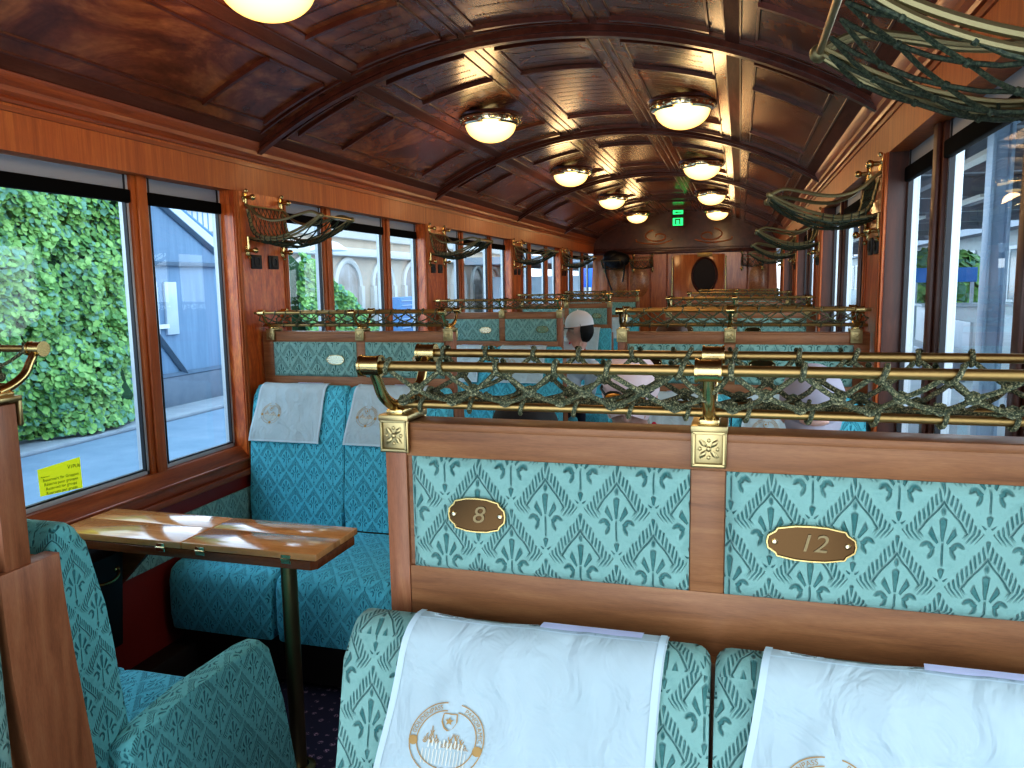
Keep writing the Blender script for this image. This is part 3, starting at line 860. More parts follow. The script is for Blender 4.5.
# ------------------------------------------------------------------ luggage racks on the pillars
def make_luggage(label):
    """local: wall at x=0, reaching +x; y -.14...14"""
    t = thing('luggage_rack', label, 'luggage rack')
    up = smoothpath([(.008, 0, 1.865), (.03, 0, 1.85), (.07, 0, 1.815), (.13, 0, 1.793), (.20, 0, 1.795), (.27, 0, 1.812), (.33, 0, 1.822), (.375, 0, 1.806)], 6)
    lo = smoothpath([(.016, 0, 1.845), (.026, 0, 1.80), (.034, 0, 1.765), (.055, 0, 1.738), (.10, 0, 1.722), (.16, 0, 1.720), (.23, 0, 1.737), (.30, 0, 1.765), (.375, 0, 1.806)], 6)
    lo2 = smoothpath([(.008, 0, 1.725), (.05, 0, 1.716), (.11, 0, 1.710), (.17, 0, 1.709), (.24, 0, 1.726), (.31, 0, 1.757), (.372, 0, 1.798)], 6)
    for sy in (-.14, .14):
        b = BM()
        for path, r in ((up, .0065), (lo, .0060), (lo2, .0050)):
            b.tube([p+V((0, sy, 0)) for p in path], r, 8)
            b.tube([p+V((0, sy+.009*(1 if sy < 0 else -1), .002)) for p in path], r*.7, 6)
        b.ball((.378, sy, 1.804), .013, 2)
        b.obj('curved_arm', M['armbrass'], t)
        for z in (1.895, 1.665):
            b = BM(); b.box(.001, .010, sy-.016, sy+.016, z-.022, z+.022, .003); b.tube([(.008, sy, z), (.04, sy, z)], .008, 10); b.ball((.046, sy, z), .014, 2)
            b.ball((.014, sy, z+(.03 if z > 1.8 else -.03)), .010, 1); b.ball((.012, sy-.022, z), .007, 1); b.ball((.012, sy+.022, z), .007, 1)
            b.tube([(.012, sy, 1.87), (.012, sy, 1.90)] if z > 1.8 else [(.012, sy, 1.67), (.012, sy, 1.725)], .007, 8)
            b.obj('wall_mount', M['brass'], t)
    b = BM(); b.tube([(.378, -.14, 1.804), (.378, .14, 1.804)], .005, 10); b.obj('front_rail', M['antique'], t)
    b = BM(); b.tube([(.02, -.14, 1.86), (.02, .14, 1.86)], .005, 8); b.obj('wall_rail', M['antique'], t)
    # net slung under the arms
    b = BM(); N = 7; Mx = 4
    rn = random.Random(5)
    Ls = lo2
    def nd(i, j):
        u = i/N; a = u*(len(Ls)-1); q = min(int(a), len(Ls)-2); p = Ls[q].lerp(Ls[q+1], a-q)
        v = (j+(.5 if i % 2 else 0))/Mx; v = min(v, 1)
        sag = .022*math.sin(PI*v)*math.sin(PI*u)
        return p+V((rn2[(i, j)][0], -.14+.28*v, -sag-.006+rn2[(i, j)][1]))
    rn2 = {(i, j): (rn.uniform(-.006, .006), rn.uniform(-.003, .003)) for i in range(N+1) for j in range(Mx+2)}
    for i in range(N):
        for j in range(Mx+1):
            for dj in ((0, -1) if i % 2 == 0 else (0, 1)):
                j2 = j+dj
                if 0 <= j2 <= Mx:
                    A, C = nd(i, j), nd(i+1, j2); b.tube([A, A.lerp(C, .5)+V((0, 0, -.003)), C], .0030, 5, cap=False)
    for i in range(1, N):
        for j in range(Mx+1): b.ball(nd(i, j), .0056, 1)
    for sy in (-.14, .14):
        for i in range(3, 36, 3):
            p = lo[min(i, len(lo)-1)]
            b.tube([p+V((.004*(a/6), sy+.013*math.sin(a), .012*math.cos(a)-.006)) for a in [2*PI*k/8 for k in range(9)]], .0022, 5, cap=False)
    # net up the wall side
    for i in range(8):
        y = -.13+i*.0325
        for d in (1, -1):
            b.tube([(.022, y, 1.855), (.026, y+d*.016, 1.82), (.03, y, 1.785), (.036, y+d*.016, 1.75), (.05, y, 1.72)], .0018, 4, cap=False)
    b.obj('rope_net', M['netdark'], t)
    return t
lug = make_luggage('x'); fl = True
for k, c in enumerate(PILL[1:]):
    for X, s in ((XL, 0), (XR, PI)):
        if k == 0 and s == 0: continue
        loc = (X, c+.02, 0); side = 'left' if s == 0 else 'right'
        o = lug if fl else dup(lug, loc); fl = False
        o.location = loc; o.rotation_euler = (0, 0, s)
        o['label'] = ('dark green netted luggage rack overhead at the top right corner' if k == 0 else
                      'curved brass luggage rack with netting on the %s window pillar %s from us' % (side, [0, 'first', 'second', 'third', 'fourth'][k]))
        o['group'] = 'pillar luggage racks'
for x, d in ((-1.80, 'far end wall at left, beneath the black bag'), (-1.38, 'far end wall left of the door'), (.16, 'far end wall right of the door')):
    o = dup(lug, (x, YE-.014, 0), -PI/2, 'brass luggage rack on the '+d, 'pillar luggage racks')
# twin sockets under the pillar racks
sock = None
for k, c in enumerate(PILL[2:]):
    for X, s in ((XL, 1), (XR, -1)):
        if sock is None:
            sock = thing('socket_plate', 'x', 'socket')
            for y in (-.10, .035):
                b = BM(); b.box(.0015, .012, y, y+.078, 1.585, 1.648, .004); pl = b.obj('cover_plate', M['black'], sock)
                b = BM(); b.lathe([(.022, 0), (.024, .003), (.017, .003), (.015, -.001), (0, -.001)], (.013, y+.039, 1.617), 20, Matrix.Rotation(PI/2, 4, 'Y')); b.obj('socket_insert', M['seal'], pl)
            o = sock
        else: o = dup(sock, (0, 0, 0))
        o.location = (X, c-.0, 0); o.rotation_euler = (0, 0, 0 if s > 0 else PI)
        o['label'] = 'pair of black sockets under the %s luggage rack on the %s pillars' % (['first', 'second', 'third', 'fourth'][k], 'left' if s > 0 else 'right')
        o['group'] = 'pillar sockets'

# ------------------------------------------------------------------ ceiling lights
def make_lamp():
    t = thing('ceiling_light', 'x', 'ceiling light')
    b = BM(); b.lathe([(.05, .03), (.150, .022), (.162, .012), (.165, -.004), (.158, -.022), (.142, -.030), (.136, -.026)], (0, 0, 0), 48)
    for i in range(24):
        a = 2*PI*i/24; b.ball((.166*math.cos(a), .166*math.sin(a), -.006), (.007, .007, .010), 1)
    b.obj('brass_ring', M['nickel'], t)
    b = BM(); b.lathe([(0.139*math.cos(a), -.022-.095*math.sin(a)) for a in [PI/2*i/12 for i in range(13)]], (0, 0, 0), 40); b.obj('opal_bowl', M['bowl'], t, ang=180)
    b = BM(); b.lathe([(.172, .03), (.178, .024), (.170, .016), (.15, .016)], (0, 0, 0), 48); b.obj('wooden_rose', M['mould'], t)
    return t
lamp = make_lamp(); fl = True
for k in range(5):
    yc = (ROWS[k]+(ROWS[k+1] if k < 4 else YE))/2+.05
    for d in (-.518, .518):
        loc = (XC+d, yc, ceil_z(d, SK)-.050)
        o = lamp if fl else dup(lamp, loc); fl = False
        o.location = loc; o.rotation_euler = (0, math.atan(-d/2.3)*-1*.0, 0)
        o['label'] = 'lit domed ceiling light with brass ring, %s in the %s row' % (ORD[k] if k else 'nearest', 'left' if d < 0 else 'right')
        o['group'] = 'ceiling lights'
# exit sign
t = thing('exit_sign', 'green lit exit sign under the ceiling at far end', 'exit sign')
g = emit('green sign glow', (.03, .75, .16), 1.6)
b = BM(); b.box(-.90, -.745, 10.9, 10.94, 2.300, 2.455, .004); b.box(-.90, -.745, 10.9, 10.94, 2.235, 2.290, .004); b.obj('sign_housing', M['black'], t)
b = BM(); b.box(-.89, -.755, 10.894, 10.899, 2.395, 2.448); b.box(-.89, -.755, 10.894, 10.899, 2.245, 2.345); b.obj('green_panel', g, t)
b = BM()
y = 10.892
b.box(-.86, -.79, y-.001, y, 2.318, 2.335); b.box(-.86, -.845, y-.001, y, 2.26, 2.32); b.box(-.805, -.79, y-.001, y, 2.26, 2.32)
b.quad((-.87, y, 2.42), (-.83, y, 2.405), (-.83, y, 2.435)); b.box(-.83, -.775, y-.001, y, 2.414, 2.426)
b.obj('pictogram', M['black'], t, smooth=False)
# dark bag on the far rack
t = thing('black_bag', 'black bag with hanging straps on far left rack', 'bag')
b = BM(); b.ball((-1.74, 11.44, 1.82), (.20, .13, .12), 3); b.ball((-1.80, 11.42, 1.87), (.13, .10, .09), 2); b.obj('bag_body', M['black'], t)
b = BM(); b.tube(smoothpath([(-1.88, 11.30, 1.78), (-1.86, 11.26, 1.62), (-1.80, 11.24, 1.45), (-1.77, 11.24, 1.38)]), .012, 6); b.tube(smoothpath([(-1.60, 11.30, 1.78), (-1.60, 11.26, 1.65), (-1.62, 11.25, 1.50)]), .012, 6); b.obj('bag_strap', M['black'], t)
# ------------------------------------------------------------------ passengers
def cone(b, p, q, r0, r1, n=12):
    p, q = V(p), V(q); b.tube([p, p.lerp(q, .5), q], [r0, (r0+r1)/2, r1], n); b.ball(p, r0, 2); b.ball(q, r1, 2)
def make_person(name, label, loc, rz, shirt, trousers, skin, pitch=0., yaw=0., lean=.0, hands='lap', group=None, hair=None, hairstyle='short', extras=(), side=0.):
    t = thing(name, label, 'person', loc, rz, group)
    b = BM(); L = 0
    RX = Matrix.Translation((0, 0, .58)) @ Matrix.Rotation(side, 4, 'Y') @ Matrix.Rotation(-lean, 4, 'X') @ Matrix.Translation((0, 0, -.58)); U = lambda p: RX @ V(p)
    seg = []                                             # (p, q, radius, kind) used for the clothing split
    def limb(p, q, r0, r1, kind): cone(b, p, q, r0, r1); seg.append((V(p), V(q), kind))
    hip = (0, 0, .58); sp = U((0, .02, .77)); ch = U((0, .03, .93)); nk = U((0, .03, 1.035)); nt = U((0, .045, 1.10))
    b.ball(hip, (.165, .125, .115), 3); seg.append((V(hip), V(hip)+V((0, 0, -.05)), 1))
    RL = Matrix.Rotation(side, 4, 'Y') @ Matrix.Rotation(-lean, 4, 'X'); b.ball(sp, (.145, .105, .16), 3, RL); b.ball(ch, (.165, .11, .14), 3, RL); seg.append((V(hip)+V((0, 0, .1)), V(ch), 0))
    cone(b, U((-.10, .025, 1.005)), U((.10, .025, 1.005)), .06, .06); seg.append((U((-.1, .025, 1.0)), U((.1, .025, 1.0)), 0))
    limb(nk, nt, .062, .053, 2)
    HR = Matrix.Rotation(yaw, 4, 'Z') @ Matrix.Rotation(-pitch, 4, 'X')
    HM = Matrix.Translation(nt) @ HR
    H = lambda x, y, z: HM @ V((x, y, z))
    m4 = HR
    b.ball(H(0, .012, .125), (.076, .096, .104), 3, m4)        # skull
    b.ball(H(0, .040, .065), (.058, .068, .080), 3, m4)        # face
    b.ball(H(0, .070, .018), (.036, .032, .026), 2, m4)        # chin
    for sx in (-1, 1):
        b.ball(H(sx*.076, .012, .095), (.010, .020, .032), 2, m4)
        b.ball(H(sx*.038, .082, .075), (.022, .02, .02), 2, m4)
    b.ball(H(0, .103, .125), (.045, .014, .012), 2, m4)        # brow
    cone(b, H(0, .104, .108), H(0, .122, .078), .009, .014, 8)
    b.ball(H(0, .098, .043), (.024, .012, .010), 2, m4)
    seg.append((H(0, .03, .03), H(0, .03, .16), 2))
    for sx in (-1, 1):
        S = U((sx*.168, .02, .97))
        if hands == 'lap': El, Wr = V((sx*.195, .07, .735))+(S-V((sx*.168, .02, .97)))*.6, V((sx*.09, .31, .685))
        elif hands == 'table': El, Wr = (sx*.22, .16+L*.7, .80), (sx*.09, .36+L*.6, .80)
        else:                                                   # face
            El, Wr = (S+V((-sx*.01, .20, -.19)), nt+HR @ V((sx*.035, .135, -.085))) if sx > 0 else (S+V((sx*.02, .05, -.24)), V((sx*.08, .34, .69)))
        limb(S, El, .060, .046, 0); limb(El, Wr, .044, .030, 0)
        W_ = V(Wr); up = hands == 'face' and sx > 0
        fd = V((-.3*sx, -.10, .95)).normalized() if up else V((-sx*.35, .9, -.25)).normalized()
        sd = V((1, 0, .2)).normalized(); nr = fd.cross(sd).normalized(); sd = nr.cross(fd).normalized()
        Pm = Matrix((( sd.x, fd.x, nr.x, 0), (sd.y, fd.y, nr.y, 0), (sd.z, fd.z, nr.z, 0), (0, 0, 0, 1)))
        b.ball(W_+fd*.045, (.040, .050, .016), 2, Pm); seg.append((W_+fd*.02, W_+fd*.2, 2))
        for i, ln in enumerate((.060, .072, .068, .052)):
            o = (i-1.5)*.0215; a = W_+fd*.078+sd*o; c1 = a+fd*ln*.5+sd*o*.12; bend = nr*(.016 if nr.z < 0 or up else -.016)
            c2 = c1+fd*ln*.35+bend*.8; c3 = c2+fd*ln*.2+bend
            b.tube([W_+fd*.05+sd*o*.8, a, c1, c2, c3], [.009, .0095, .0088, .0082, .0065], 8); b.ball(c3, .0066, 1)
        th = -sx; a = W_+fd*.028+sd*th*.030
        b.tube([W_+fd*.015+sd*th*.015, a, a+fd*.028+sd*th*.022, a+fd*.055+sd*th*.026], [.012, .012, .0105, .008], 8)
        limb((sx*.09, .02, .555), (sx*.12, .46, .55), .086, .064, 1); limb((sx*.12, .47, .54), (sx*.12, .49, .11), .06, .042, 1)
        b.ball((sx*.125, .54, .045), (.045, .13, .042), 2); seg.append((V((sx*.125, .46, .04)), V((sx*.125, .64, .03)), 3))
    me_o = b.obj('body', [shirt, trousers, skin, M['black']], t)
    md = me_o.modifiers.new('r', 'REMESH'); md.mode = 'VOXEL'; md.voxel_size = .0075; md.use_smooth_shade = True
    sm = me_o.modifiers.new('s', 'SMOOTH'); sm.iterations = 3; sm.factor = .5
    dg = bpy.context.evaluated_depsgraph_get(); me = bpy.data.meshes.new_from_object(me_o.evaluated_get(dg))
    me_o.modifiers.clear(); old = me_o.data; me_o.data = me; bpy.data.meshes.remove(old); me.name = 'body'
    me.materials.clear()
    for q in (shirt, trousers, skin, M['black']): me.materials.append(q)
    def dseg(c, p, q):
        d = q-p; k = max(0, min(1, (c-p).dot(d)/max(d.length_squared, 1e-9))); return (c-(p+d*k)).length
    for f in me.polygons:
        c = f.center; f.material_index = min(seg, key=lambda s: dseg(c, s[0], s[1])-{2: .02, 0: .03, 1: .04, 3: .0}[s[2]])[2]
    me.shade_smooth()
    # eyes, lips
    for sx in (-1, 1):
        b = BM(); b.ball(H(sx*.031, .094, .103), (.013, .010, .008), 2, m4); b.m = 1; b.ball(H(sx*.031, .102, .103), (.005, .004, .005), 2, m4)
        b.obj('eye', [M['white'], M['black']], t)
    b = BM(); b.ball(H(0, .107, .044), (.021, .006, .0045), 2, m4); b.obj('lips', lipm, t)
    if hair:
        b = BM()
        b.ball(H(0, -.004, .135), (.084, .104, .106), 3, m4)
        if hairstyle == 'long': b.ball(H(0, -.03, .06), (.086, .080, .115), 3, m4)
        if hairstyle == 'bob':
            b.ball(H(0, -.028, .092), (.087, .080, .095), 3, m4)
        # open the face
        inv = HM.inverted()
        for v in b.bm.verts:
            q = inv @ v.co
            if q.y > -.03 and q.z < .15: q.y = -.03-.15*(q.y+.03); q.x *= 1.02; v.co = HM @ q
            elif q.y > .06: q.y = .06+.3*(q.y-.06); v.co = HM @ q
            elif True:
                nn = noise.noise(q*45)*.004; v.co = v.co+(HM.to_3x3() @ (q-V((0, 0, .12))).normalized())*nn
        b.obj('hair', hair, t, ang=180)
    for e in extras:
        if e[0] == 'cap':
            _, mat, brim = e
            b = BM()
            prof = [(.094*math.cos(a), .100*math.sin(a)) for a in [PI/2*i/10 for i in range(11)]]
            Cm = HM @ Matrix.Translation((0, .002, .142)) @ Matrix.Rotation(-.08, 4, 'X') @ Matrix.Diagonal((.95, 1.17, 1.0, 1))
            b.lathe([(.094, -.02)]+prof, (0, 0, 0), 32, Cm); b.ball(Cm @ V((0, 0, .1)), .008, 1)
            if brim: b.grid(lambda u, v: Cm @ V(((u-.5)*.165*(1-.25*v*v), .078*math.sqrt(max(0, 1-((u-.5)*1.6)**2))+brim*v*math.sqrt(max(0.05, 1-(2*u-1)**2*.8)), -.008-.025*v-.05*(u-.5)**2*4*v)), 16, 6)
            b.obj('cap', mat, t, ang=60)
        if e[0] == 'sunhat':
            b = BM(); b.lathe([(.17, -.035), (.13, -.01), (.098, .0), (.094, .06), (.075, .09), (.03, .10), (0, .10)], (0, 0, 0), 32, HM @ Matrix.Translation((0, 0, .145))); b.obj('sun_hat', e[1], t, ang=60)
        if e[0] == 'glasses':
            b = BM()
            y, z = e[2] if len(e) > 2 else (.112, .104)
            for sx in (-1, 1):
                b.tube([H(sx*.033+.025*math.cos(a), y-abs(.2*.025*math.cos(a)), z+.019*math.sin(a)) for a in [2*PI*i/20 for i in range(20)]], .0042, 6, True)
                b.tube([H(sx*.058, y-.004, z+.008), H(sx*.079, y-.05, z+.008), H(sx*.08, .015, z+.003)], .0042, 6)
            b.tube([H(-.009, y, z+.004), H(.009, y, z+.004)], .004, 6)
            g = b.obj('glasses', M['black'], t)
            if e[1]:
                b = BM()
                for sx in (-1, 1): b.ball(H(sx*.033, y-.002, z), (.026, .006, .020), 2, m4)
                b.obj('lens', e[1], g)
        if e[0] == 'lanyard':
            b = BM()
            for sx in (-1, 1): b.tube(smoothpath([U(q) for q in ((sx*.062, -.02, 1.065), (sx*.075, .085, 1.045), (sx*.055, .158, .95), (0.0, .165, .78))]), .008, 6)
            b.obj('lanyard', e[1], t)
    return t
lipm = plain('lips', (.50, .17, .15), .5)
sk1 = plain('pale pink skin', (.62, .36, .29), .5, 0, Subsurface_Weight=.08, Subsurface_Radius=(.02, .008, .004))
sk2 = plain('warm skin', (.56, .33, .24), .5)
blackhair = noisy('black hair', (.003, .003, .003), (.010, .008, .008), 60, .75, (1, 1, .2)); brownhair = noisy('brown hair', (.05, .02, .012), (.11, .05, .03), 60, .5, (1, 1, .2))
whitecap = plain('white cap cotton', (.80, .80, .82), .8); pinkcap = plain('pale pink cap cotton', (.76, .62, .64), .8); greycap = plain('grey lilac cap', (.33, .31, .37), .8)
maroon = plain('maroon jacket', (.085, .022, .038), .8); lightblue = plain('pale blue shirt', (.62, .70, .80), .8); beige = plain('beige jacket', (.46, .41, .33), .85); darkcl = plain('dark jacket', (.02, .02, .025), .8); navy = plain('navy trousers', (.02, .025, .05), .8); lilac = plain('lilac top', (.42, .38, .46), .85); pinkcl = plain('pale pink top', (.75, .50, .52), .85)
redl = plain('red lanyard', (.65, .03, .08), .6); orange = plain('orange mirrored lens', (.85, .28, .03), .12, .4)
#             name     label ...
make_person('passenger', 'person in white cap, dark glasses and red lanyard looking to the left', (-1.355, 5.66, .004), 0, lightblue, navy, sk1, .05, 1.45, .1, 'lap', 'passengers', blackhair, 'bob', (('cap', whitecap, .09), ('glasses', None), ('lanyard', redl)), .42)
make_person('passenger', 'person in pale pink cap with orange sunglasses and maroon jacket, head bowed', (-.320, 2.685, .012), PI, maroon, navy, sk1, .26, .0, .42, 'lap', 'passengers', brownhair, 'short', (('cap', pinkcap, .04), ('glasses', orange, (.128, .148)), ('lanyard', redl)))
make_person('passenger', 'person in grey cap resting chin on one hand by right windows', (.205, 2.685, .012), PI, beige, navy, sk1, .35, .0, .50, 'face', 'passengers', brownhair, 'short', (('cap', greycap, .055),))
make_person('passenger', 'person with black hair whose head just shows above nearest divider', (-.475, 1.385, .012), 0, darkcl, navy, sk2, .30, .1, .55, 'lap', 'passengers', blackhair, 'bob')
make_person('passenger', 'person with brown hair and lilac top seated behind the nearest rope net', (-.30, 3.54, .012), 0, lilac, navy, sk2, .2, .2, .25, 'lap', 'passengers', brownhair, 'long')

# ------------------------------------------------------------------ outside, left: street, ivy, timber building, steps
LG = -.5
asph = noisy('street asphalt', (.17, .25, .33), (.23, .31, .40), 2, .8)
b = BM(); b.box(-60, -2.5, -30, 90, LG-.2, LG); o = b.obj('street', asph); tag(o, kind='structure')
b = BM(); b.box(-9.1, -8.3, -20, 40, LG, LG+.06, .02); o = b.obj('pavement', noisy('pale kerb', (.26, .29, .32), (.34, .37, .4), 3)); tag(o, kind='structure')
shed = thing('timber_building', 'blue grey timber building with diagonal braces across the street', 'building', (0, 0, 0))
tim = noisy('blue grey boards', (.14, .23, .34), (.20, .31, .44), 2, .7, (1, 6, .4)); timd = noisy('dark timber', (.07, .11, .16), (.10, .15, .21), 3, .7)
b = BM(); b.prism([(7.5, LG), (15.9, LG), (15.9, .1), (10.55, 3.0), (9.2, 3.75), (9.2, 7), (7.5, 7)], 'x', -9.5, -9.1); b.obj('boarded_wall', tim, shed)
b = BM(); b.box(-9.1, -9.03, 9.3, 15.6, LG, .05, .01); b.obj('plinth', noisy('plinth', (.13, .17, .22), (.18, .22, .27), 3), shed)
b = BM(); b.box(-9.1, -9.02, 9.7, 12.7, 1.88, 1.95, .01)
for (p, q) in (((9.75, 1.62), (11.1, .08)), ((9.75, .06), (12.6, .06)), ((10.55, 3.0), (15.8, .13)), ((10.0, 1.85), (10.0, .1)), ((12.3, 1.85), (12.3, .1))):
    b.tube([(-9.07, p[0], p[1]), (-9.07, q[0], q[1])], .055, 4)
b.obj('timber_brace', timd, shed)
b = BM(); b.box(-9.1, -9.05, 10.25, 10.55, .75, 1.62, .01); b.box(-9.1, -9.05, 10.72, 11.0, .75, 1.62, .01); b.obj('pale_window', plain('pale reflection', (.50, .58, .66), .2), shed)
b = BM(); b.box(-9.08, -9.04, 10.3, 10.75, .86, .93); b.obj('name_strip', M['white'], shed)
b = BM(); b.box(-9.06, -9.0, 9.72, 9.76, .40, .85, .01); b.tube([(-9.0, 9.72, .62), (-8.94, 9.72, .62), (-8.94, 9.82, .62)], .02, 8); b.obj('door_handle', M['nickel'], shed)
st = thing('outside_steps', 'white flight of steps with blue railing rising past the timber building', 'steps')
b = BM(); b.prism([(10.4, 3.1), (18.0, -1.0+.0), (18.0, -.30), (10.4, 3.65)], 'x', -9.9, -9.55); b.obj('stringer', plain('white stringer', (.62, .68, .74), .7), st)
b = BM(); b.tube([(-9.6, 9.6, 5.02), (-9.6, 18.2, .63)], .05, 8)
b.tube([(-9.6, 9.6, 4.1), (-9.6, 18.2, -.28)], .03, 6)
for i in range(60):
    y = 9.6+i*.145; z = 5.02-(y-9.6)*.5105; b.tube([(-9.6, y, z), (-9.6, y, z-.9)], .014, 5)
b.obj('railing', plain('blue railing', (.16, .30, .46), .5), st)
# ivy: a dense wall of leaves
def leaves(b, pts, size):
    for (p, nrm) in pts:
        nrm = (nrm+V((R(-.5, .5), R(-.5, .5), R(-.3, .6)))).normalized()
        a = nrm.orthogonal().normalized(); a.rotate(Matrix.Rotation(R(0, 6.28), 3, nrm)); c = nrm.cross(a); s = size*R(.6, 1.3)
        q = [p+a*s*.0-c*s*.5, p+a*s*.45-c*s*.25, p+a*s*.4+c*s*.2, p+c*s*.6, p-a*s*.4+c*s*.2, p-a*s*.45-c*s*.25]
        b.m = random.choice((0, 0, 1, 1, 2)); b.quad(*[t+nrm*(.06*s if i in (0, 3) else 0) for i, t in enumerate(q)])
lm = [leaf_mat('ivy leaf', (.05, .15, .035), (.12, .29, .07), (.24, .44, .12)), leaf_mat('ivy leaf light', (.12, .28, .06), (.23, .45, .11), (.36, .58, .19)), leaf_mat('ivy leaf blue', (.07, .19, .11), (.13, .31, .19), (.21, .42, .28))]
def bush_shape(y, z):
    return .35+.5*noise.noise(V((y*.5, z*.5, 1)))+.28*noise.noise(V((y*1.5, z*1.5, 4)))+.12*noise.noise(V((y*4, z*4, 9)))
def edge_r(z): return 9.75+.45*noise.noise(V((z*1.1, 3, 2)))+(.12*(z-1))
b = BM()
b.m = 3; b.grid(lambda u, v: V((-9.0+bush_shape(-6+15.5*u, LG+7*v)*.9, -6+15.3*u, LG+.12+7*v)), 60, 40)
pts = []
for i in range(60000):
    z = LG+.12+5.4*random.random()**1.1; y = R(1.5, edge_r(z))
    fall = min(1, (edge_r(z)-y)*1.6+.1)
    pts.append((V((-9.0+.12+bush_shape(y, z)*fall+R(-.12, .06), y, z)), V((1, -.15, .35))))
leaves(b, pts, .085)
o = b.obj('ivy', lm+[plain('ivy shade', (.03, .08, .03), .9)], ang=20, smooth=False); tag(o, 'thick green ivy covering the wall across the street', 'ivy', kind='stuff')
b = BM(); pts = []
for i in range(16000):
    y = R(14.2, 19); top = 2.2-(y-14.2)*.52
    z = LG+(top-LG)*random.random(); pts.append((V((-8.6+.25*noise.noise(V((y, z, 0)))+R(-.08, .1), y, z)), V((1, -.4, .4))))
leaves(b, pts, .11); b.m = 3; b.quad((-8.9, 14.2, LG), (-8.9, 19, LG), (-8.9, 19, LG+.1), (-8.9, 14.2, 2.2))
o = b.obj('shrub', lm+[plain('shrub shade', (.03, .09, .03), .9)], smooth=False); tag(o, 'bright green shrub beside the blue railing, seen through the second window', 'shrub', kind='stuff')
# arcaded building down the street
ar = thing('arcaded_building', 'pale beige building with tall arches further down the street', 'building')
cream = noisy('cream render', (.52, .42, .33), (.60, .49, .38), 1, .8); crm2 = plain('pale stone trim', (.66, .62, .56), .8)
b = BM(); b.box(-24, -16, 24, 60, LG, 4.2); b.obj('rendered_wall', cream, ar)
b = BM(); b.box(-24.3, -15.6, 23.6, 60.4, 2.75, 3.1, .05); b.box(-24.3, -15.75, 23.8, 60.2, 3.5, 4.3, .05); b.box(-24.5, -15.2, 23.5, 60.5, 4.3, 4.6, .05)
for i in range(9):
    y = 26.5+i*3.4
    b.tube([(-15.95, y+1.1*math.cos(a), 1.5+1.1*math.sin(a)) for a in [PI*k/12 for k in range(13)]], .14, 6)
    for s in (-1.1, 1.1): b.box(-16, -15.8, y+s-.14, y+s+.14, LG, 1.5)
b.obj('stone_arch', crm2, ar)
b = BM()
for i in range(9):
    y = 26.5+i*3.4
    b.prism([(y-1.0, LG), (y+1.0, LG)]+[(y+1.0*math.cos(a), 1.5+1.0*math.sin(a)) for a in [PI*k/12 for k in range(13)]], 'x', -16.0, -15.96)
b.obj('arched_glazing', noisy('arch glazing', (.34, .27, .21), (.50, .45, .42), 1.2, .25), ar)
t = thing('blue_container', 'blue slatted screen standing beside the beige building', 'screen')
b = BM(); b.box(-14.5, -13.6, 30, 33.6, LG, 1.0, .03); b.obj('screen_panel', plain('blue panel', (.12, .24, .42), .6), t)
b = BM()
for i in range(7): b.box(-13.6, -13.56, 30.1, 33.5, -.3+i*.19, -.27+i*.19)
b.obj('slat_line', plain('pale slat', (.4, .5, .6), .6), t)
t = thing('parasol', 'white parasol standing by the beige building', 'parasol')
b = BM(); b.lathe([(0, 2.75), (.25, 2.66), (.5, 2.48), (.49, 2.45), (0, 2.6)], (-10.6, 18.9, 0), 12); b.obj('canopy', M['white'], t)
b = BM(); b.tube([(-10.6, 18.9, LG), (-10.6, 18.9, 2.7)], .04, 8); b.obj('pole', M['alu'], t)
# station beyond: glazed hall and sign posts
t = thing('glazed_hall', 'pale glazed hall seen through the third and fourth left windows', 'building')
b = BM(); b.box(-14, -8.5, 44, 75, LG, 1.9)
b.obj('glass_wall', noisy('glazed wall', (.30, .38, .42), (.55, .65, .70), .5, .3, (1, 2.5, .5)), t)
b = BM(); b.box(-15, -7.0, 42, 76, 2.6, 3.0); b.obj('flat_roof', plain('hall roof', (.32, .34, .36), .7), t)
b = BM()
for i in range(9): b.tube([(-7.6, 43+i*4, LG), (-7.6, 43+i*4, 2.6)], .1, 8)
b.obj('column', M['alu'], t)
t = thing('platform_sign', 'blue station sign on a post outside the fourth left window', 'sign')
b = BM(); b.box(-6.6, -5.5, 33.0, 33.1, 1.3, 2.1, .02); b.obj('sign_panel', plain('sign blue', (.02, .14, .62), .4), t)
b = BM(); b.tube([(-6.05, 33.05, LG), (-6.05, 33.05, 1.3)], .07, 8); b.obj('post', M['grey'], t)
t = thing('red_sign', 'red and white notice board below the blue station sign', 'sign')
b = BM(); b.box(-6.1, -5.5, 31.8, 31.9, -.1, .45, .02); b.obj('sign_panel', plain('sign red', (.65, .05, .09), .5), t)
b = BM(); b.box(-6.1, -5.5, 31.8, 31.9, LG, -.11, .02); b.obj('white_base', M['white'], t)
# ------------------------------------------------------------------ outside, right: station platform
pav = noisy('paving with painted sunlight', (.50, .52, .52), (.62, .63, .62), 1.5, .7)  # paving whitened to stand in for sunlight, as there is no sun lamp
b = BM(); b.box(.95, 40, -30, 120, -.7, -.15); o = b.obj('platform_ground', pav); tag(o, kind='structure')
can = thing('platform_canopy', 'dark steel canopy over the platform outside the right windows', 'canopy')
cm = plain('dark canopy steel', (.10, .105, .115), .6); cm2 = plain('grey canopy beam', (.20, .21, .23), .5)
b = BM(); b.box(1.5, 7.5, -8, 70, 3.35, 3.45); b.obj('roof_deck', cm, can)
b = BM()
for i in range(20): b.box(1.5, 7.5, -6+i*3.8, -5.8+i*3.8, 3.0, 3.35)
for x in (1.6, 3.2, 5, 7.3): b.box(x-.08, x+.08, -8, 70, 3.1, 3.34)
b.obj('beam', cm2, can)
b = BM()
for i in range(14): b.box(2.7, 2.85, -5+i*5, -2.4+i*5, 2.9, 2.96); b.box(4.1, 4.25, -4+i*5, -1.4+i*5, 2.9, 2.96)
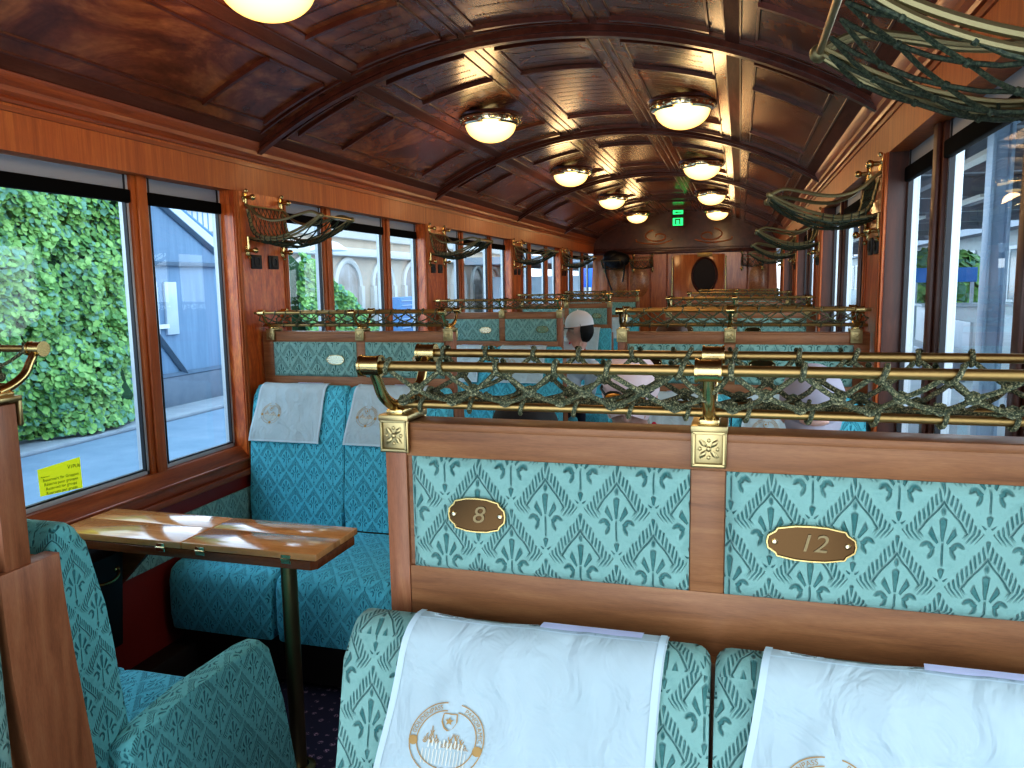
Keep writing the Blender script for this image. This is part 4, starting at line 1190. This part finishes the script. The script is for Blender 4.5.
b.obj('strip_lamp', plain('pale strip lamp', (.8, .78, .7), .4), can)
colm = noisy('blue grey steel', (.26, .36, .47), (.34, .45, .56), 2, .45)
for k, (x, y) in enumerate(((2.30, 8.4), (2.30, 16.4), (2.30, 24.4), (2.3, 32.4))):
    b = BM(); b.box(x-.05, x+.02, y-.02, y+.02, -.15, 2.99); b.box(x-.09, x-.06, y-.10, y+.10, -.15, 2.99, .004); b.box(x+.06, x+.09, y-.10, y+.10, -.15, 2.99, .004); b.box(x-.06, x+.06, y-.015, y+.015, -.15, 2.99); b.box(x-.16, x+.16, y-.16, y+.16, 2.9, 2.995, .01)
    o = b.obj('steel_column', colm); tag(o, 'blue grey steel column under the platform canopy, %s along the platform' % ORD[k], 'column', 'platform columns', 'thing')
fac = thing('station_building', 'pale station building with rows of windows across the platform', 'building')
b = BM(); b.box(11, 20, -20, 90, -.15, 3.4); b.obj('facade', noisy('pale facade', (.42, .46, .46), (.55, .58, .57), .8, .7), fac)
b = BM(); g = BM()
for i in range(34):
    y = -14+i*3
    b.box(10.95, 11.02, y, y+1.7, .5, 2.6); g.box(10.90, 10.96, y-.1, y+1.8, 2.6, 2.75); g.box(10.88, 10.96, y-.1, y+1.8, .4, .5); g.box(10.92, 10.96, y+.8, y+.9, .5, 2.6)
b.obj('window_pane', plain('dark window', (.10, .15, .17), .15), fac); g.obj('window_surround', M['white'], fac)
b = BM(); b.prism([(10.2, 3.4), (20.8, 3.4), (15.5, 5.0)], 'y', -21, 91); b.obj('roof', plain('slate roof', (.16, .17, .19), .7), fac)
# things on the platform
def bench(x, y, lab):
    t = thing('platform_bench', lab, 'bench', (x, y, -.15), 0, 'platform benches')
    b = BM(); b.box(-.25, .22, -.8, .8, .42, .46, .01); b.obj('seat', M['alu'], t)
    b = BM(); b.box(.20, .25, -.8, .8, .50, .95, .01); b.obj('backrest', M['alu'], t)
    for s in (-.6, .6):
        b = BM(); b.box(-.2, .22, s-.03, s+.03, 0, .42); b.obj('leg', M['grey'], t)
bench(3.2, 9.6, 'pale metal bench just beyond the nearest steel column'); bench(3.2, 14.2, 'pale metal bench midway along the platform')
t = thing('hedge_tree', 'rounded green tree at the end of the platform', 'tree', (0, 0, 0))
b = BM(); pts = []
for i in range(2600):
    d = V((R(-1, 1), R(-1, 1), R(-1, 1)))
    if d.length > .05: d.normalize(); pts.append((V((6.4, 29, 1.0))+V((d.x*1.5, d.y*1.5, d.z*1.5))*R(.75, 1.02), d))
leaves(b, pts, .34); b.obj('crown', lm, t, smooth=False)
b = BM(); b.tube([(6.4, 29, -.15), (6.4, 29, .6)], .14, 8); b.obj('trunk', timd, t)
t = thing('blue_kiosk', 'blue and white kiosk sign on the platform', 'sign')
b = BM(); b.box(4.6, 6.2, 24, 24.15, 1.35, 1.75, .02); b.obj('sign_panel', plain('kiosk blue', (.04, .22, .60), .4), t)
b = BM(); b.tube([(4.7, 24.07, -.15), (4.7, 24.07, 1.35)], .05, 8); b.tube([(6.1, 24.07, -.15), (6.1, 24.07, 1.35)], .05, 8); b.obj('post', M['alu'], t)
t = thing('white_counter', 'white counter unit on the platform under the blue sign', 'counter')
b = BM(); b.box(4.5, 6.3, 21.8, 22.8, -.15, .75, .03); b.obj('counter_body', M['white'], t)
b = BM(); b.box(4.4, 6.4, 21.7, 22.9, .75, .82, .01); b.obj('counter_top', M['alu'], t)
t = thing('blue_screen', 'blue departure screen hanging under the platform canopy', 'screen')
b = BM(); b.box(2.9, 3.9, 20, 20.12, 2.05, 2.55, .02); b.obj('screen_face', plain('screen blue', (.03, .14, .65), .3, 0, Emission_Color=(.03, .14, .65, 1), Emission_Strength=.5), t)
b = BM(); b.tube([(3.1, 20.06, 2.55), (3.1, 20.06, 3.1)], .03, 6); b.tube([(3.7, 20.06, 2.55), (3.7, 20.06, 3.1)], .03, 6); b.obj('hanger', M['grey'], t)

# ------------------------------------------------------------------ camera
cd = bpy.data.cameras.new('camera'); cam = bpy.data.objects.new('camera', cd); COL.objects.link(cam)
cd.sensor_width = 36; cd.lens = 776/1024*36; cd.clip_start = .02; cd.clip_end = 400
Xd = V((0.95998269, 0.02052116, -0.27930651)); Yd = V((0.27959658, -0.12753528, 0.95160943)); Zd = V((-0.01609331, -0.99162172, -0.12816931))
# columns: camera axes (right, up, back) in world
right = V((Xd[0], Yd[0], Zd[0])); down = V((Xd[1], Yd[1], Zd[1])); fwd = V((Xd[2], Yd[2], Zd[2]))
m = Matrix((( right.x, -down.x, -fwd.x, 0), (right.y, -down.y, -fwd.y, 0), (right.z, -down.z, -fwd.z, EYE), (0, 0, 0, 1)))
cam.matrix_world = m
scn.camera = cam
SKY, REAR, SIDE, LAMPW, EXPO = 2.5, 8, 12, 3.3, 0.5
try:
    scn.view_settings.view_transform = 'Standard'; scn.view_settings.look = 'Medium High Contrast'; LOOK = 'Medium High Contrast'
except Exception as ex:
    print('LOOKS', ex); LOOK = 'None'
# ------------------------------------------------------------------ light
w = bpy.data.worlds.new('sky'); scn.world = w; w.use_nodes = True; nt = w.node_tree; nt.nodes.clear()
o = nt.nodes.new('ShaderNodeOutputWorld'); bg = nt.nodes.new('ShaderNodeBackground'); tc = nt.nodes.new('ShaderNodeTexCoord'); sx = nt.nodes.new('ShaderNodeSeparateXYZ'); rp = nt.nodes.new('ShaderNodeValToRGB')
nt.links.new(tc.outputs['Generated'], sx.inputs[0]); nt.links.new(sx.outputs[2], rp.inputs[0]); nt.links.new(rp.outputs[0], bg.inputs[0]); nt.links.new(bg.outputs[0], o.inputs[0])
e = rp.color_ramp.elements; e[0].position = 0; e[0].color = (.78, .90, 1, 1); e[1].position = .6; e[1].color = (.50, .74, 1, 1)
bg.inputs[1].default_value = SKY
def area(name, loc, rot_, sx_, sy_, en, col):
    l = bpy.data.lights.new(name, 'AREA'); l.shape = 'RECTANGLE'; l.size = sx_; l.size_y = sy_; l.energy = en; l.color = col; l.specular_factor = .5
    ob = bpy.data.objects.new(name, l); COL.objects.link(ob); ob.location = loc; ob.rotation_euler = rot_; return ob
# added fill lamp behind the viewer; side lamps boost the window daylight
area('rear_fill', (XC+.62, YB-.6, 1.55), (PI/2, 0, .28), 1.3, 1.9, REAR, (.97, .98, 1))
for k in range(5):
    c = PILL[k]+PITCH/2
    area('daylight_left', (XL-.45, c, 1.62), (0, -PI/2+.35, 0), 1.0, 1.5, SIDE*.42, (.72, .87, 1))
    area('daylight_right', (XR+.45, c, 1.62), (0, PI/2-.35, 0), 1.0, 1.5, SIDE*1.2, (.80, .91, 1))
for k in range(5):
    yc = (ROWS[k]+(ROWS[k+1] if k < 4 else YE))/2+.05
    for d in (-.518, .518):
        l = bpy.data.lights.new('lamp_glow', 'POINT'); l.energy = LAMPW; l.color = (1, .62, .28); l.shadow_soft_size = .09; l.specular_factor = .15
        ob = bpy.data.objects.new('lamp_glow', l); COL.objects.link(ob); ob.location = (XC+d, yc, ceil_z(d, SK)-.26)
scn.view_settings.view_transform = 'Standard'; scn.view_settings.look = LOOK; scn.view_settings.exposure = EXPO
